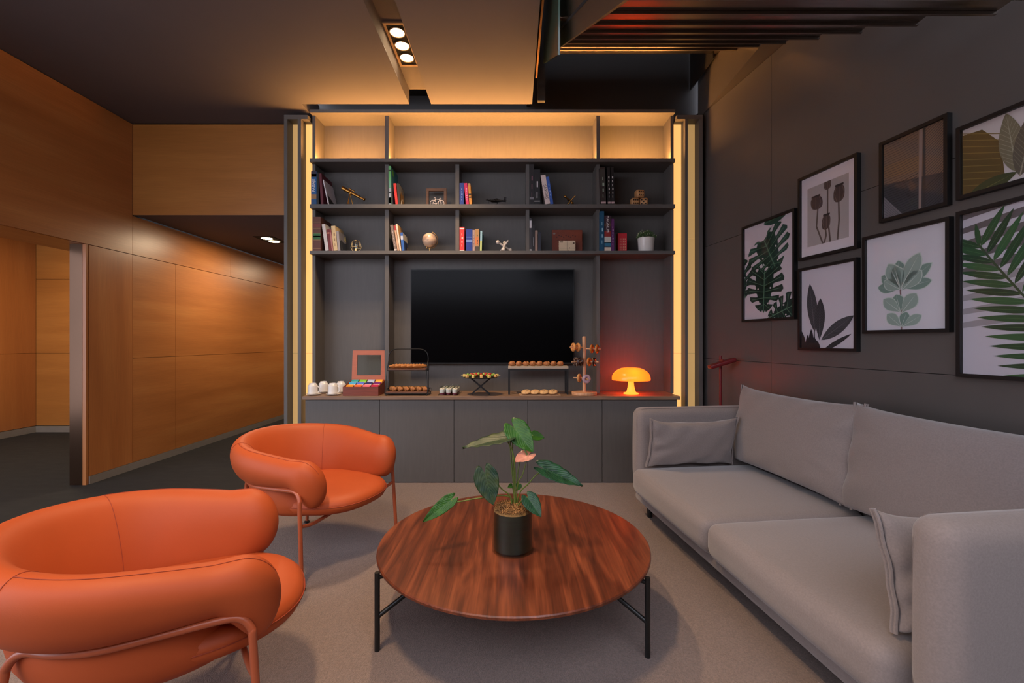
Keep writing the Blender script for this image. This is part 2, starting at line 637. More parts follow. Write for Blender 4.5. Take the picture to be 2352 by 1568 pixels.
# ---- light slots either side of the bookcase
def slot_trim(name, fins, x0, x1, panels, label):
    t = struct(name, label=label)
    for a, b in fins:
        q = MB(); q.box((a, 4.0, 0.0), (b, 4.11, 3.15)); q.build('fin', M_CAB, t)
    q = MB(); q.box((x0, 4.0, 3.151), (x1, 4.25, 3.188)); q.build('lintel', M_CAB, t)
    for a, b, mt in panels:
        for z0, z1 in ((0.0, 1.09), (1.09, 2.12), (2.12, 3.149)):
            q = MB(); q.box((a + .0005, 4.095, z0 + .001), (b - .0005, 4.115, z1 - .001)); q.build('light_panel', mt, t)
    q = MB(); q.box((x0, 4.117, 0), (x1, 4.25, 3.15)); q.build('backing', M_DARK, t)
    return t
slot_trim('trim_1', ((-2.02, -1.99), (-1.90, -1.87)), -2.02, -1.812,
          ((-1.99, -1.90, M_LED_DIM), (-1.87, -1.812, M_LED_BRIGHT)), 'pair of lit vertical slots left of the bookcase')
slot_trim('trim_2', ((1.507, 1.531), (1.63, 1.661)), 1.435, 1.661,
          ((1.435, 1.507, M_LED_BRIGHT), (1.531, 1.63, M_LED_DIM)), 'pair of lit vertical slots right of the bookcase')

# ================================================================== STAIRCASE
st = thing('staircase', 'polished steel staircase seen from below, descending towards the viewer', 'staircase', (0, 0, 0))
SX0, SX1, RUN, RISE = 0.307, 1.70, 0.31, 0.177
for k in range(9):
    ye, h = 3.78 - RUN * k, 3.6 - RISE * k
    q = MB(); q.box((SX0, ye - RUN, h), (SX1, ye - 0.012, h + 0.03)); q.build('tread', M_STEEL, st)
    q = MB(); q.box((SX0, ye - 0.011, h - 0.012), (SX1, ye, h + RISE - 0.001)); q.build('riser', M_STEEL, st)
sl = 0.177 / 0.31
m = MB()
m.prism([(3.80, 3.585), (0.96, 3.585 - 2.84 * sl), (0.96, 4.02 - 2.84 * sl), (3.80, 4.02)], SX0 - 0.012, SX0 - 0.001, 'x')
m.build('stringer', M_STEEL, st)
m = MB()
m.prism([(3.42, 3.475), (1.0, 3.475 - 2.42 * sl), (1.0, 3.492 - 2.42 * sl), (3.42, 3.492)], SX0 - 0.0135, SX0 - 0.0121, 'x')
m.build('slot', M_GAP, st)
m = MB(); m.box((1.655, 3.781, 3.55), (1.665, 4.27, 4.3)); m.build('stringer', M_VOID, st)
m = MB(); m.box((0.205, 3.86, 3.24), (0.265, 3.90, 5.0)); m.build('hanger_post', M_VOID, st)
m = MB(); m.box((SX0, 3.72, 3.588), (SX1, 3.769, 3.5995)); m.build('edge_lip', M_STEEL, st)
for i, (Y, z) in enumerate(((2.75, 3.15), (1.9, 2.75))):
    q = MB(); q.lathe([(0.001, -0.05), (0.012, -0.05), (0.012, -0.013), (0.001, -0.013)], 14, (SX0, Y, z), 'x'); q.build('standoff_bolt', M_MIRROR, st, smooth=True)
gl = tag(empty('glass_balustrade'), 'green-tinted glass balustrade pane beside the staircase', 'balustrade')
m = MB(); m.prism([(3.64, 3.42), (2.45, 3.42 - 1.19 * sl), (2.45, 4.9 - 1.19 * sl), (3.64, 4.9)], 0.238, 0.25, 'x')
mg, nt, b_ = nodes_of('green_glass')
b_.inputs['Base Color'].default_value = lin((92, 120, 104))
b_.inputs['Roughness'].default_value = 0.12
b_.inputs['Transmission Weight'].default_value = 0.5
m.build('pane', mg, gl)
m = MB(); m.box((0.236, 2.45, 4.901 - 1.19 * sl), (0.252, 2.5, 4.95 - 1.19 * sl)); m.build('cap', M_STEEL, gl)
tr = struct('trim_3', label='added strip coloured like an orange-lit slab edge along the ceiling opening')
m = MB(); m.box((0.172, 0.5, ZC + 0.06), (0.186, 3.62, ZC + 0.16)); m.build('edge_strip', M_EDGE, tr)  # strip added to stand for the lit edge of the slab

# ================================================================== BOOKCASE AND CABINETS
bc = thing('bookcase', 'tall built-in grey bookcase with lit top niche around the television', 'bookcase', (0, 4.0, 0))
YF, YD, YB = 0.0, 0.055, 0.25         # shelf front, divider front, back (local y)
def bpart(name, a, b, mt=M_CAB, bev=0.0):
    q = MB(); q.box(a, b); return q.build(name, mt, bc, bevel=bev)
SH = [(3.207, 3.236), (2.775, 2.805), (2.370, 2.403), (1.965, 1.9935)]
bpart('top_board', (-1.795, YF, SH[0][0]), (1.42, YB, SH[0][1]))
for z0, z1 in SH[1:]:
    bpart('shelf', (-1.795, YF, z0), (1.42, YB, z1))
CT = 0.736
ROWS = [(SH[1][1], SH[0][0]), (SH[2][1], SH[1][0]), (SH[3][1], SH[2][0]), (CT + .0005, SH[3][0])]
DIV = [(-1.1486, -1.1137), (-0.52, -0.4866), (0.1086, 0.1385), (0.737, 0.768)]
for r, (z0, z1) in enumerate(ROWS):
    bpart('side_panel', (-1.795, YD, z0), (-1.768, YB, z1))
    bpart('side_panel', (1.398, YD, z0), (1.425, YB, z1))
    for d, (a, b) in enumerate(DIV):
        if r in (1, 2) or d in (0, 3):
            bpart('divider', (a, YD, z0), (b, YB, z1))
bpart('back_panel', (-1.795, YB + .0005, CT), (1.425, YB + 0.02, SH[0][1]))
for a, b in ((-1.766, -1.150), (-1.112, 0.735), (0.770, 1.396)):
    o = bpart('led_strip', (a, 0.060, SH[1][1] + .0003), (b, 0.090, SH[1][1] + 0.0015), M_LED_NICHE)

ct = tag(empty('countertop', (0, 3.82, CT)), 'long wooden countertop running under the television', 'countertop')
m = MB(); m.box((-1.777, 0, -0.029), (1.40, 0.43, 0)); m.build('board', M_COUNTER, ct, bevel=0.002)
SE = [-1.761, -1.132, -0.504, 0.118, 0.746, 1.379]
CABL = ['leftmost grey cabinet under the counter, below the white mugs', 'grey cabinet under the counter, below the two-tier bread stand',
        'middle grey cabinet under the counter, behind the potted anthurium', 'grey cabinet under the counter, below the doughnut tree',
        'rightmost grey cabinet under the counter, below the glowing lamp']
for i in range(5):
    a, b = SE[i], SE[i + 1]
    t = thing('base_cabinet', CABL[i], 'cabinet', ((a + b) / 2, 3.84, 0), group='base cabinets under the counter')
    w = (b - a) / 2
    q = MB(); q.box((-w + .0005, 0.021, 0.02), (w - .0005, 0.41, CT - 0.03)); q.build('body', M_CAB, t)
    q = MB(); q.box((-w + .0022, 0.0, 0.012), (w - .0022, 0.02, CT - 0.032)); q.build('door', M_CAB, t)
    q = MB(); q.box((-w + .0005, 0.03, 0.0045), (w - .0005, 0.4, 0.0198)); q.build('plinth', M_GAP, t)

tv = thing('television', 'large black flat-screen television on the grey back panel', 'television', (-0.195, 4.19, 0.9875))
M_SCREEN = mat('tv_screen', (6, 6, 8), 0.18, noise=0.02, scale=2, spec=0.08)
m = MB(); m.box((-0.755, 0.0, 0), (0.755, 0.045, 0.874)); m.build('housing', M_BLACK, tv, bevel=0.003)
m = MB(); m.box((-0.747, -0.0015, 0.014), (0.747, -0.0002, 0.866)); m.build('screen', M_SCREEN, tv)
m = MB(); m.box((-0.2, 0.0455, 0.3), (0.2, 0.0598, 0.6)); m.build('wall_bracket', M_BLACK, tv)

# ================================================================== CEILING FIXTURES
M_LENS = emis('lamp_lens', (1.0, 0.72, 0.40), 14.0)
M_TRIM = mat('fixture_trim', (170, 140, 110), 0.5, noise=0.03, scale=10)
def downlight(Y0, Y1, label, n=3):
    zt = ZC + 0.1265
    t = thing('recessed_downlight', label, 'downlight', (-0.812, (Y0 + Y1) / 2, zt - 0.012))
    hx, hy = 0.074, (Y1 - Y0) / 2
    q = MB()
    q.box((-hx, -hy, 0), (-hx + .016, hy, .012)); q.box((hx - .016, -hy, 0), (hx, hy, .012))
    q.box((-hx + .016, -hy, 0), (hx - .016, -hy + .016, .012)); q.box((-hx + .016, hy - .016, 0), (hx - .016, hy, .012))
    q.build('trim_frame', M_TRIM, t)
    q = MB(); q.box((-hx + .016, -hy + .016, .0075), (hx - .016, hy - .016, .0119)); q.build('recess', M_GAP, t)
    for k in range(n):
        y = (k - (n - 1) / 2) * (2 * hy - .06) / n
        q = MB(); q.lathe([(0.0005, 0.0015), (0.03, .0035), (.05, .0072)], 24, (0, y, 0)); l = q.build('lamp', M_LENS, t, smooth=True)
        q = MB(); q.torus((0, y, .004), .052, .004, 24, 8); r = q.build('lamp_ring', M_TRIM, t, smooth=True)
        ld = bpy.data.lights.new('downlight_beam', 'SPOT')
        ld.energy = 66
        ld.color = (1.0, 0.70, 0.42)
        ld.spot_size = math.radians(105)
        ld.spot_blend = 0.9
        ld.shadow_soft_size = 0.03
        lo = bpy.data.objects.new('downlight_beam', ld)
        C.objects.link(lo)
        lo.parent = t
        lo.location = (0, y, -0.06)
        lo.rotation_euler = (0, 0, 0)
    return t
downlight(3.07, 3.555, 'three-lamp recessed downlight glowing in the ceiling channel')
downlight(0.75, 1.235, 'three-lamp recessed downlight above the seating, nearer the viewer')

hl = thing('corridor_downlight', 'twin-lamp square downlight in the low corridor ceiling', 'downlight', (-2.82, 5.28, 2.376))
q = MB(); q.box((-0.11, -0.17, -0.004), (0.11, 0.17, -0.0005)); q.build('trim_plate', M_GAP, hl)
for y in (-0.08, 0.08):
    q = MB(); q.lathe([(0.0005, -0.011), (.05, -0.0085), (.06, -.0045)], 24, (0, y, 0)); q.build('lamp', M_LENS, hl, smooth=True)
def area(name, loc, size, energy, col, rot=(0, 0, 0), parent=None):
    ld = bpy.data.lights.new(name, 'AREA')
    ld.shape = 'RECTANGLE'
    ld.size, ld.size_y = size
    ld.energy = energy
    ld.color = col
    o = bpy.data.objects.new(name, ld)
    C.objects.link(o)
    o.location = loc
    o.rotation_euler = rot
    return o
area('corridor_area_light', (-2.82, 5.28, 2.35), (0.12, 0.3), 22, (1, .78, .52))
area('corridor_area_light', (-2.7, 7.4, 2.35), (0.12, 0.3), 22, (1, .78, .52))  # unseen light added deeper in the corridor, without a fixture
area('side_room_fill_light', (-4.9, 4.6, 2.66), (0.5, 0.5), 38, (1, .80, .50))  # unseen area light added to brighten the side room

# ================================================================== COFFEE TABLE
M_WALNUT = wood('walnut_veneer', (66, 30, 18), (104, 50, 29), (142, 74, 44), 0.36, axis=1, scale=2.0, fine=0.8, coat=0.15, warp=1.2)
tb = thing('coffee_table', 'round low walnut coffee table with thin black metal legs', 'table', (0, 2.04, 0))
m = MB(); m.lathe([(0.02, .300), (.575, .300), (.590, .308), (.590, .316), (.586, .320), (0.02, .320)], 96)
m.build('tabletop', M_WALNUT, tb, smooth=True, angle=25)
for a in (208, 328, 32, 148):
    c, s_ = math.cos(math.radians(a)), math.sin(math.radians(a))
    q = MB(); q.tube([(c * .598, s_ * .598, 0.0045), (c * .598, s_ * .598, .306)], .0105, 12)
    l = q.build('leg', M_BLACK, tb, smooth=True)
    q = MB(); q.tube(fillet([(c * .596, s_ * .596, .135), (c * .30, s_ * .30, .289), (c * .03, s_ * .03, .289)], .05), .009, 10); q.build('brace', M_BLACK, tb, smooth=True)
    q = MB(); q.rod((c * .60, s_ * .60, .286), (c * .52, s_ * .52, .286), .008); q.build('connector', M_BLACK, l, smooth=True)

# ================================================================== ARMCHAIRS
M_ORANGE = mat('orange_leatherette', (180, 80, 38), 0.55, noise=0.04, scale=6, bump=0.05, bscale=500, spec=0.3)
M_SEAM = mat('orange_seam', (150, 58, 28), 0.7, noise=0.1, scale=60)
M_TUBE = mat('terracotta_lacquered_tube', (172, 84, 50), 0.38, noise=0.04, scale=10)
M_FOOT = mat('black_rubber', (20, 19, 18), 0.6, noise=0.05, scale=30)
PA, PB, PC = 0.295, 0.315, -0.03      # backrest plan: half ellipse, then straight arms
ARM = 0.345                           # arm length in front of the ellipse centre
ELL = PI / 2 * math.sqrt((PA * PA + PB * PB) / 2)
HALF = ELL + ARM
PROF = (
    [(-.012, .448), (.046, .460), (.088, .515), (.110, .590), (.102, .650), (.066, .674), (.020, .648), (-.024, .570), (-.062, .475), (-.084, .38), (-.050, .40)],
    [(-.008, .462), (.044, .464), (.080, .498), (.090, .542), (.072, .586), (.028, .602), (-.020, .585), (-.054, .53), (-.072, .45), (-.076, .375), (-.045, .41)],
    [(.012, .345), (.048, .362), (.076, .430), (.089, .520), (.072, .580), (.028, .602), (-.020, .585), (-.056, .53), (-.070, .45), (-.056, .375), (-.020, .345)])

def closed_spline(P, per):
    out = []
    n = len(P)
    for i in range(n):
        a, b, c, d = (Vector(P[(i + k) % n]) for k in (-1, 0, 1, 2))
        for k in range(per):
            t = k / per
            out.append(0.5 * ((2 * b) + (c - a) * t + (2 * a - 5 * b + 4 * c - d) * t * t + (3 * b - a - 3 * c + d) * t ** 3))
    return out

def chair_section(s, per=4, grow=0.0):
    """s from -1 (one arm tip) through 0 (middle of the back) to 1"""
    d = abs(s) * HALF
    sg = 1 if s >= 0 else -1
    if d < ELL:
        a = d / ELL * PI / 2
        p = Vector((PC - PA * math.cos(a), sg * PB * math.sin(a), 0))
        nr = Vector((-math.cos(a) / PA, sg * math.sin(a) / PB, 0)).normalized()
    else:
        q = d - ELL
        p = Vector((PC + q, sg * (PB - 0.035 * (q / ARM) ** 2), 0))
        nr = Vector((0.10 * q / ARM, sg, 0)).normalized()
    f = d / HALF
    w1 = min(1, max(0, (f - 0.05) / 0.75)); w1 = w1 ** 1.4
    w2 = min(1, max(0, (f - 0.80) / 0.15)); w2 = w2 * w2 * (3 - 2 * w2)
    P = []
    for A_, B_, C_ in zip(*PROF):
        v = Vector(A_) * (1 - w1) + Vector(B_) * w1
        P.append(v * (1 - w2) + Vector(C_) * w2)
    R_ = closed_spline(P, per)
    cen = sum(R_, Vector((0, 0))) / len(R_)
    e = 1.0
    f0 = 0.87
    if f > f0:
        q = (f - f0) / (1 - f0)
        e = max(0.04, math.sqrt(max(0.0, 1 - q * q)))
    ring = []
    for v in R_:
        w = v - cen
        w = w * e + (w.normalized() * grow if grow else Vector((0, 0)))
        v = cen + w
        ring.append(p + nr * v.x + Vector((0, 0, v.y)))
    return ring

def seat_outline(n, sc=1.0):
    pts = []
    for k in range(n):
        a = 2 * PI * k / n
        c, s_ = math.cos(a), math.sin(a)
        e = 0.84
        x = abs(c) ** e * (1 if c > 0 else -1)
        y = abs(s_) ** e * (1 if s_ > 0 else -1)
        pts.append((0.035 + x * (0.360 if x > 0 else 0.30) * sc, y * 0.300 * sc))
    return pts

def make_chair(loc, rz, label):
    t = thing('armchair', label, 'armchair', loc, rz, 'orange lounge armchairs')
    m = MB()
    N = 90
    m.loft([[tuple(p) for p in chair_section(-math.sin(PI / 2 * (1 - 2 * i / N)))] for i in range(N + 1)])
    b = m.build('backrest', M_ORANGE, t, smooth=True, angle=0)
    for sd in (-1, 1):
        q = MB()
        q.tube(chair_section(sd * 0.36, 4, 0.0006)[14:38], 0.0011, 6)
        q.build('seam', M_SEAM, b, smooth=True)
    for sd in (-1, 1):
        q = MB()
        q.tube([chair_section(sd * (0.36 + 0.62 * i / 40), 4, 0.0006)[19] for i in range(41)], 0.0012, 6)
        q.build('seam', M_SEAM, b, smooth=True)
    # seat
    m = MB()
    rings = []
    for sc, z in ((.02, .288), (.6, .288), (.86, .295), (.96, .312), (1.0, .338), (.985, .360), (.93, .378), (.8, .390), (.5, .397), (.02, .40)):
        rings.append([(x, y, z) for x, y in seat_outline(64, sc)])
    m.loft(rings)
    s = m.build('seat', M_ORANGE, t, smooth=True, angle=0)
    q = MB(); q.tube([(x, y, .345) for x, y in seat_outline(64, 1.0)], 0.002, 6, closed=True); q.build('seam', M_SEAM, s, smooth=True)
    # tub shell under the roll
    m = MB()
    rings = []
    for z, r, x0, fx in ((.470, .330, -.02, .27), (.42, .332, -.02, .27), (.36, .328, -.01, .28), (.32, .316, .0, .28), (.294, .29, .01, .27), (.279, .22, .03, .22), (.276, .02, .03, .02)):
        ring = []
        for k in range(56):
            a = 2 * PI * k / 56
            c, s_ = math.cos(a), math.sin(a)
            ring.append((x0 + (c * fx if c > 0 else c * r), s_ * r, z - (0.11 * max(0, c) if z > .39 else 0)))
        rings.append(ring)
    m.loft(rings, cap0=False)
    m.build('shell', M_ORANGE, t, smooth=True, angle=0)
    # tubular frame
    for sd in (-1, 1):
        q = MB()
        P = [(.268, sd * .386, .012), (.248, sd * .378, .37), (.243, sd * .374, .425), (.216, sd * .368, .456), (.17, sd * .362, .460), (.05, sd * .352, .453), (-.08, sd * .340, .447),
             (-.17, sd * .305, .446), (-.238, sd * .255, .442), (-.276, sd * .230, .405), (-.288, sd * .230, .345), (-.335, sd * .262, .012)]
        q.tube(smooth_path(P, 7), .0105, 10)
        q.build('leg_frame', M_TUBE, t, smooth=True)
        for (x, y) in ((.268, .386), (-.335, .262)):
            q = MB(); q.lathe([(.004, .0045), (.016, .0045), (.018, .009), (.012, .017), (.004, .019)], 16, (x, sd * y, 0)); q.build('foot', M_FOOT, t, smooth=True)
    q = MB(); q.tube(fillet([(.251, -.379, .30), (.235, -.29, .275), (.20, -.1, .268), (.20, .1, .268), (.235, .29, .275), (.251, .379, .30)], .06), .009, 10); q.build('crossbar', M_TUBE, t, smooth=True)
    q = MB(); q.tube(fillet([(-.296, -.236, .29), (-.2, -.1, .268), (-.2, .1, .268), (-.296, .236, .29)], .05), .009, 10); q.build('crossbar', M_TUBE, t, smooth=True)
    return t
make_chair((-1.136, 2.634, 0.004), math.radians(-20), 'orange rounded armchair standing by the bookcase, farther from the viewer')
make_chair((-1.095, 1.438, 0.004), math.radians(28), 'orange rounded armchair in the foreground, cut by the picture edge')

# ================================================================== SOFA
M_SOFA = mat('taupe_sofa_fabric', (132, 120, 116), 0.92, noise=0.09, scale=170, bump=0.18, bscale=420, sheen=0.35)
M_SOFA_SEAM = mat('taupe_piping', (120, 108, 103), 0.95, noise=0.1, scale=90)
SA = math.atan(0.12)
# local: x = along the length (away from viewer), y = depth towards the wall
so = thing('sofa', 'grey two-seat fabric sofa with loose back cushions along the grey wall', 'sofa', (0.947, 2.155, 0.004), PI / 2 + SA)
# local x axis -> (-sin, cos); local y axis -> (-cos,-sin) : points to the room, so depth towards the wall is -y
LH = 1.05
def sb(mb, name, mt=M_SOFA, parent=so):
    return mb.build(name, mt, parent, smooth=True, angle=0)
m = MB(); rounded_box(m, (0, -0.47, 0.132), (LH - 0.03, 0.455, 0.036), 0.03, 6); sb(m, 'base_frame')
for sx in (-1, 1):
    m = MB(); st0 = rounded_box(m, (sx * (LH - 0.066), -0.468, 0.435), (0.066, 0.468, 0.305), 0.058, 8, (0.008, 0.006, 0))
    for i in range(st0, len(m.v)):      # the arm's front foot curls under
        x, y, z = m.v[i]
        if z < 0.30 and y > -0.3:
            y -= (0.30 - z) ** 2 * 2.2 * min(1, (y + 0.3) / 0.3)
            m.v[i] = (x, y, z)
    a = sb(m, 'arm')
    q = MB()
    a_ = sx * (LH - 0.102)
    q.tube(smooth_path([(a_, -0.0055 - max(0, .3 - z) ** 2 * 2.2, z) for z in (.17, .25, .4, .55, .66)] + [(a_, -.022, .708), (a_, -.058, .7335), (a_, -.2, .7335), (a_, -.5, .7335), (a_, -.86, .7335)], 5), .0016, 6)
    q.build('seam', M_SOFA_SEAM, a, smooth=True)
m = MB(); rounded_box(m, (0, -0.89, 0.415), (LH - 0.132, 0.06, 0.285), 0.05, 8); sb(m, 'back_frame')
seat_l = (LH - 0.134) / 2
for sx in (-1, 1):
    m = MB(); st0 = rounded_box(m, (sx * seat_l, -0.385, 0.258), (seat_l - 0.002, 0.435, 0.09), 0.05, 10, (0, 0.012, 0.018))
    for i in range(st0, len(m.v)):
        x, y, z = m.v[i]
        if y > -0.1 and z < 0.24:
            y -= (0.24 - z) * 0.25
            m.v[i] = (x, y, z)
    sb(m, 'seat_cushion')

def pillow(name, parent, w, h, T, M, seed, pinch=0.06, mt=M_SOFA, ears=0.03, flange=True):
    """puffy pillow: local u (width) v (height) n (thickness), centre at origin, then M"""
    r_ = np.random.RandomState(seed)
    ph = r_.rand(8) * 6.28
    n = 40
    m = MB()
    grid = {}
    vs, fs = [], []
    for side in (1, -1):
        for i in range(n + 1):
            for j in range(n + 1):
                u, v = 2 * i / n - 1, 2 * j / n - 1
                u = math.copysign(abs(u) ** 0.8, u)
                v = math.copysign(abs(v) ** 0.8, v)
                k = (i, j, side) if 0 < i < n and 0 < j < n else (i, j, 0)
                if k in grid:
                    continue
                th = (max(0, 1 - abs(u) ** 2.6) * max(0, 1 - abs(v) ** 2.6)) ** 0.42 * T
                wr_ = 0.0
                edge = max(abs(u), abs(v))
                for q in range(4):      # creases running in from the corners and edges
                    wr_ += math.sin((u * (3 + q) + v * (5 - q)) * 2.1 + ph[q]) * 0.0035 * edge ** 2
                wr_ += math.sin(math.atan2(v, u) * 13 + ph[5]) * 0.005 * (edge ** 4) * (1 - edge ** 12)
                x = u * w / 2 * (1 - pinch * (1 - v * v) * 0.6)
                z = v * h / 2 * (1 - pinch * (1 - u * u)) + ears * (abs(u) ** 6) * (v if v > 0 else v * 0.3)
                y = side * (th + wr_ * (1 if th > 0.004 else 0))
                grid[k] = len(vs)
                vs.append((x, y, z))
        for i in range(n):
            for j in range(n):
                q = []
                for a, b in ((i, j), (i + 1, j), (i + 1, j + 1), (i, j + 1)):
                    kk = (a, b, side) if 0 < a < n and 0 < b < n else (a, b, 0)
                    q.append(grid[kk])
                fs.append(q)
    m.add(vs, fs)
    m.xf(M)
    o = m.build(name, mt, parent, smooth=True, angle=0)
    if flange:
        for dn in (-0.006, 0.006):
            for sgn in (-1, 1):
                q = MB()
                path = []
                for k in range(21):
                    v = (2 * k / 20 - 1)
                    v = math.copysign(abs(v) ** 0.8, v)
                    x = sgn * w / 2 * (1 - pinch * (1 - v * v) * 0.6) + sgn * 0.004
                    path.append(M @ Vector((x, dn + 0.003 * math.sin(v * 9 + seed), v * h / 2 + ears * (v if v > 0 else v * .3))))
                q.tube(path, .0055, 6)
                q.build('flange', mt, o, smooth=True)
    return o

# local frame of pillows: u = sofa x, v = up, n = sofa -y/+y
for k, sx in enumerate((-1, 1)):
    M = Matrix.Translation((sx * (seat_l + 0.0), -0.735, 0.628)) @ Matrix.Rotation(math.radians(9), 4, 'X')
    pillow('back_cushion', so, 0.97, 0.50, 0.095, M, 11 + k, pinch=0.05, ears=0.015)
for sx in (-1, 1):
    for y in (-0.09, -0.82):
        q = MB(); q.rod((sx * (LH - 0.115), y, 0.0005), (sx * (LH - 0.115), y, 0.1), .017, .02, 14); q.build('leg', M_BLACK, so, smooth=True)
PL = ['grey lumbar cushion leaning on the sofa arm nearest the bookcase', 'grey lumbar cushion seen edge-on at the sofa arm nearest the viewer']
for k, sx in enumerate((1, -1)):
    wp = so.matrix_basis @ Vector((sx * (LH - 0.215), -0.34, 0.362))
    p = thing('lumbar_cushion', PL[k], 'cushion', tuple(wp), PI / 2 + SA, 'lumbar cushions on the sofa')
    M = Matrix.Translation((0, 0, 0.158)) @ Matrix.Rotation(sx * math.radians(-12), 4, 'Y') @ Matrix.Rotation(math.radians(90), 4, 'Z')
    pillow('cover', p, 0.60, 0.31, 0.062, M, 31 + k, pinch=0.09, ears=0.022)

# ================================================================== FLOOR READING LAMP
M_RED = mat('dark_red_lacquer', (112, 22, 26), 0.35, noise=0.04, scale=10)
fp = thing('floor_lamp', 'slim dark red reading floor lamp behind the sofa arm', 'floor lamp', (1.636, 3.6, 0.004))
m = MB(); m.lathe([(.01, 0), (.10, 0), (.105, .006), (.10, .012), (.01, .014)], 32); m.build('base', M_RED, fp, smooth=True)
m = MB(); m.rod((0, 0, .012), (0, 0, 1.082), .0105, n=14); m.build('pole', M_RED, fp, smooth=True)
m = MB(); rounded_box(m, (0, 0, 0), (0.105, 0.035, 0.016), 0.010, 4, M=Matrix.Translation((-0.01, -0.048, 1.022)) @ Matrix.Rotation(math.radians(-17), 4, 'Y'))
h = m.build('lamp_head', M_RED, fp, smooth=True, angle=0)
m = MB(); m.rod((0, -0.05, 1.045), (0, 0.0, 1.045), .008); m.build('hinge', M_RED, fp, smooth=True)

# ================================================================== MUSHROOM LAMP
M_SHADE, nt, b_ = nodes_of('glowing_orange_shade')
b_.inputs['Base Color'].default_value = (0.9, 0.10, 0.01, 1)
b_.inputs['Roughness'].default_value = 0.25
b_.inputs['Emission Color'].default_value = (1.0, 0.10, 0.008, 1)
b_.inputs['Emission Strength'].default_value = 1.6
tl = nt.nodes.new('ShaderNodeBsdfTranslucent')
tl.inputs[0].default_value = (1.0, 0.12, 0.012, 1)
ms = nt.nodes.new('ShaderNodeMixShader')
ms.inputs[0].default_value = 0.11
nt.links.new(b_.outputs[0], ms.inputs[1]); nt.links.new(tl.outputs[0], ms.inputs[2])
nt.links.new(ms.outputs[0], nt.nodes['Material Output'].inputs['Surface'])
M_STEM = emis('glowing_amber_stem', (1.0, 0.30, 0.03), 1.6)
ml = thing('mushroom_lamp', 'glowing orange mushroom-shaped table lamp on the counter', 'table lamp', (1.031, 4.0, CT))
m = MB(); m.lathe([(.148, .122), (.164, .122), (.165, .137), (.162, .158), (.152, .180), (.132, .201), (.108, .216), (.082, .226), (.06, .229), (.03, .222), (.004, .218)], 48)
m.build('shade', M_SHADE, ml, smooth=True, angle=60)
m = MB(); m.lathe([(.004, .0), (.064, .0), (.066, .006), (.060, .011), (.044, .014), (.038, .025), (.030, .055), (.025, .09), (.023, .125), (.022, .15), (.004, .152)], 32)
m.build('stem', M_STEM, ml, smooth=True, angle=60)
ld = bpy.data.lights.new('lamp_bulb', 'POINT'); ld.energy = 8.0; ld.color = (1, .52, .16); ld.shadow_soft_size = 0.03
for a in range(3):
    lo = bpy.data.objects.new('lamp_bulb', ld); C.objects.link(lo); lo.parent = ml
    lo.location = (0.09 * math.cos(a * 2.094 - 1.57), 0.09 * math.sin(a * 2.094 - 1.57), 0.15)

# ================================================================== PICTURES ON THE RIGHT WALL
def clip_poly(poly, x0, x1, y0, y1):
    def cut(P, f, inter):
        out = []
        for i in range(len(P)):
            a, b = P[i - 1], P[i]
            fa, fb = f(a), f(b)
            if fb:
                if not fa:
                    out.append(inter(a, b))
                out.append(b)
            elif fa:
                out.append(inter(a, b))
        return out
    def ix(x):
        return lambda a, b: (x, a[1] + (b[1] - a[1]) * (x - a[0]) / ((b[0] - a[0]) or 1e-9))
    def iy(y):
        return lambda a, b: (a[0] + (b[0] - a[0]) * (y - a[1]) / ((b[1] - a[1]) or 1e-9), y)
    for f, it in ((lambda p: p[0] >= x0, ix(x0)), (lambda p: p[0] <= x1, ix(x1)), (lambda p: p[1] >= y0, iy(y0)), (lambda p: p[1] <= y1, iy(y1))):
        if len(poly) < 3:
            return []
        poly = cut(poly, f, it)
    return poly


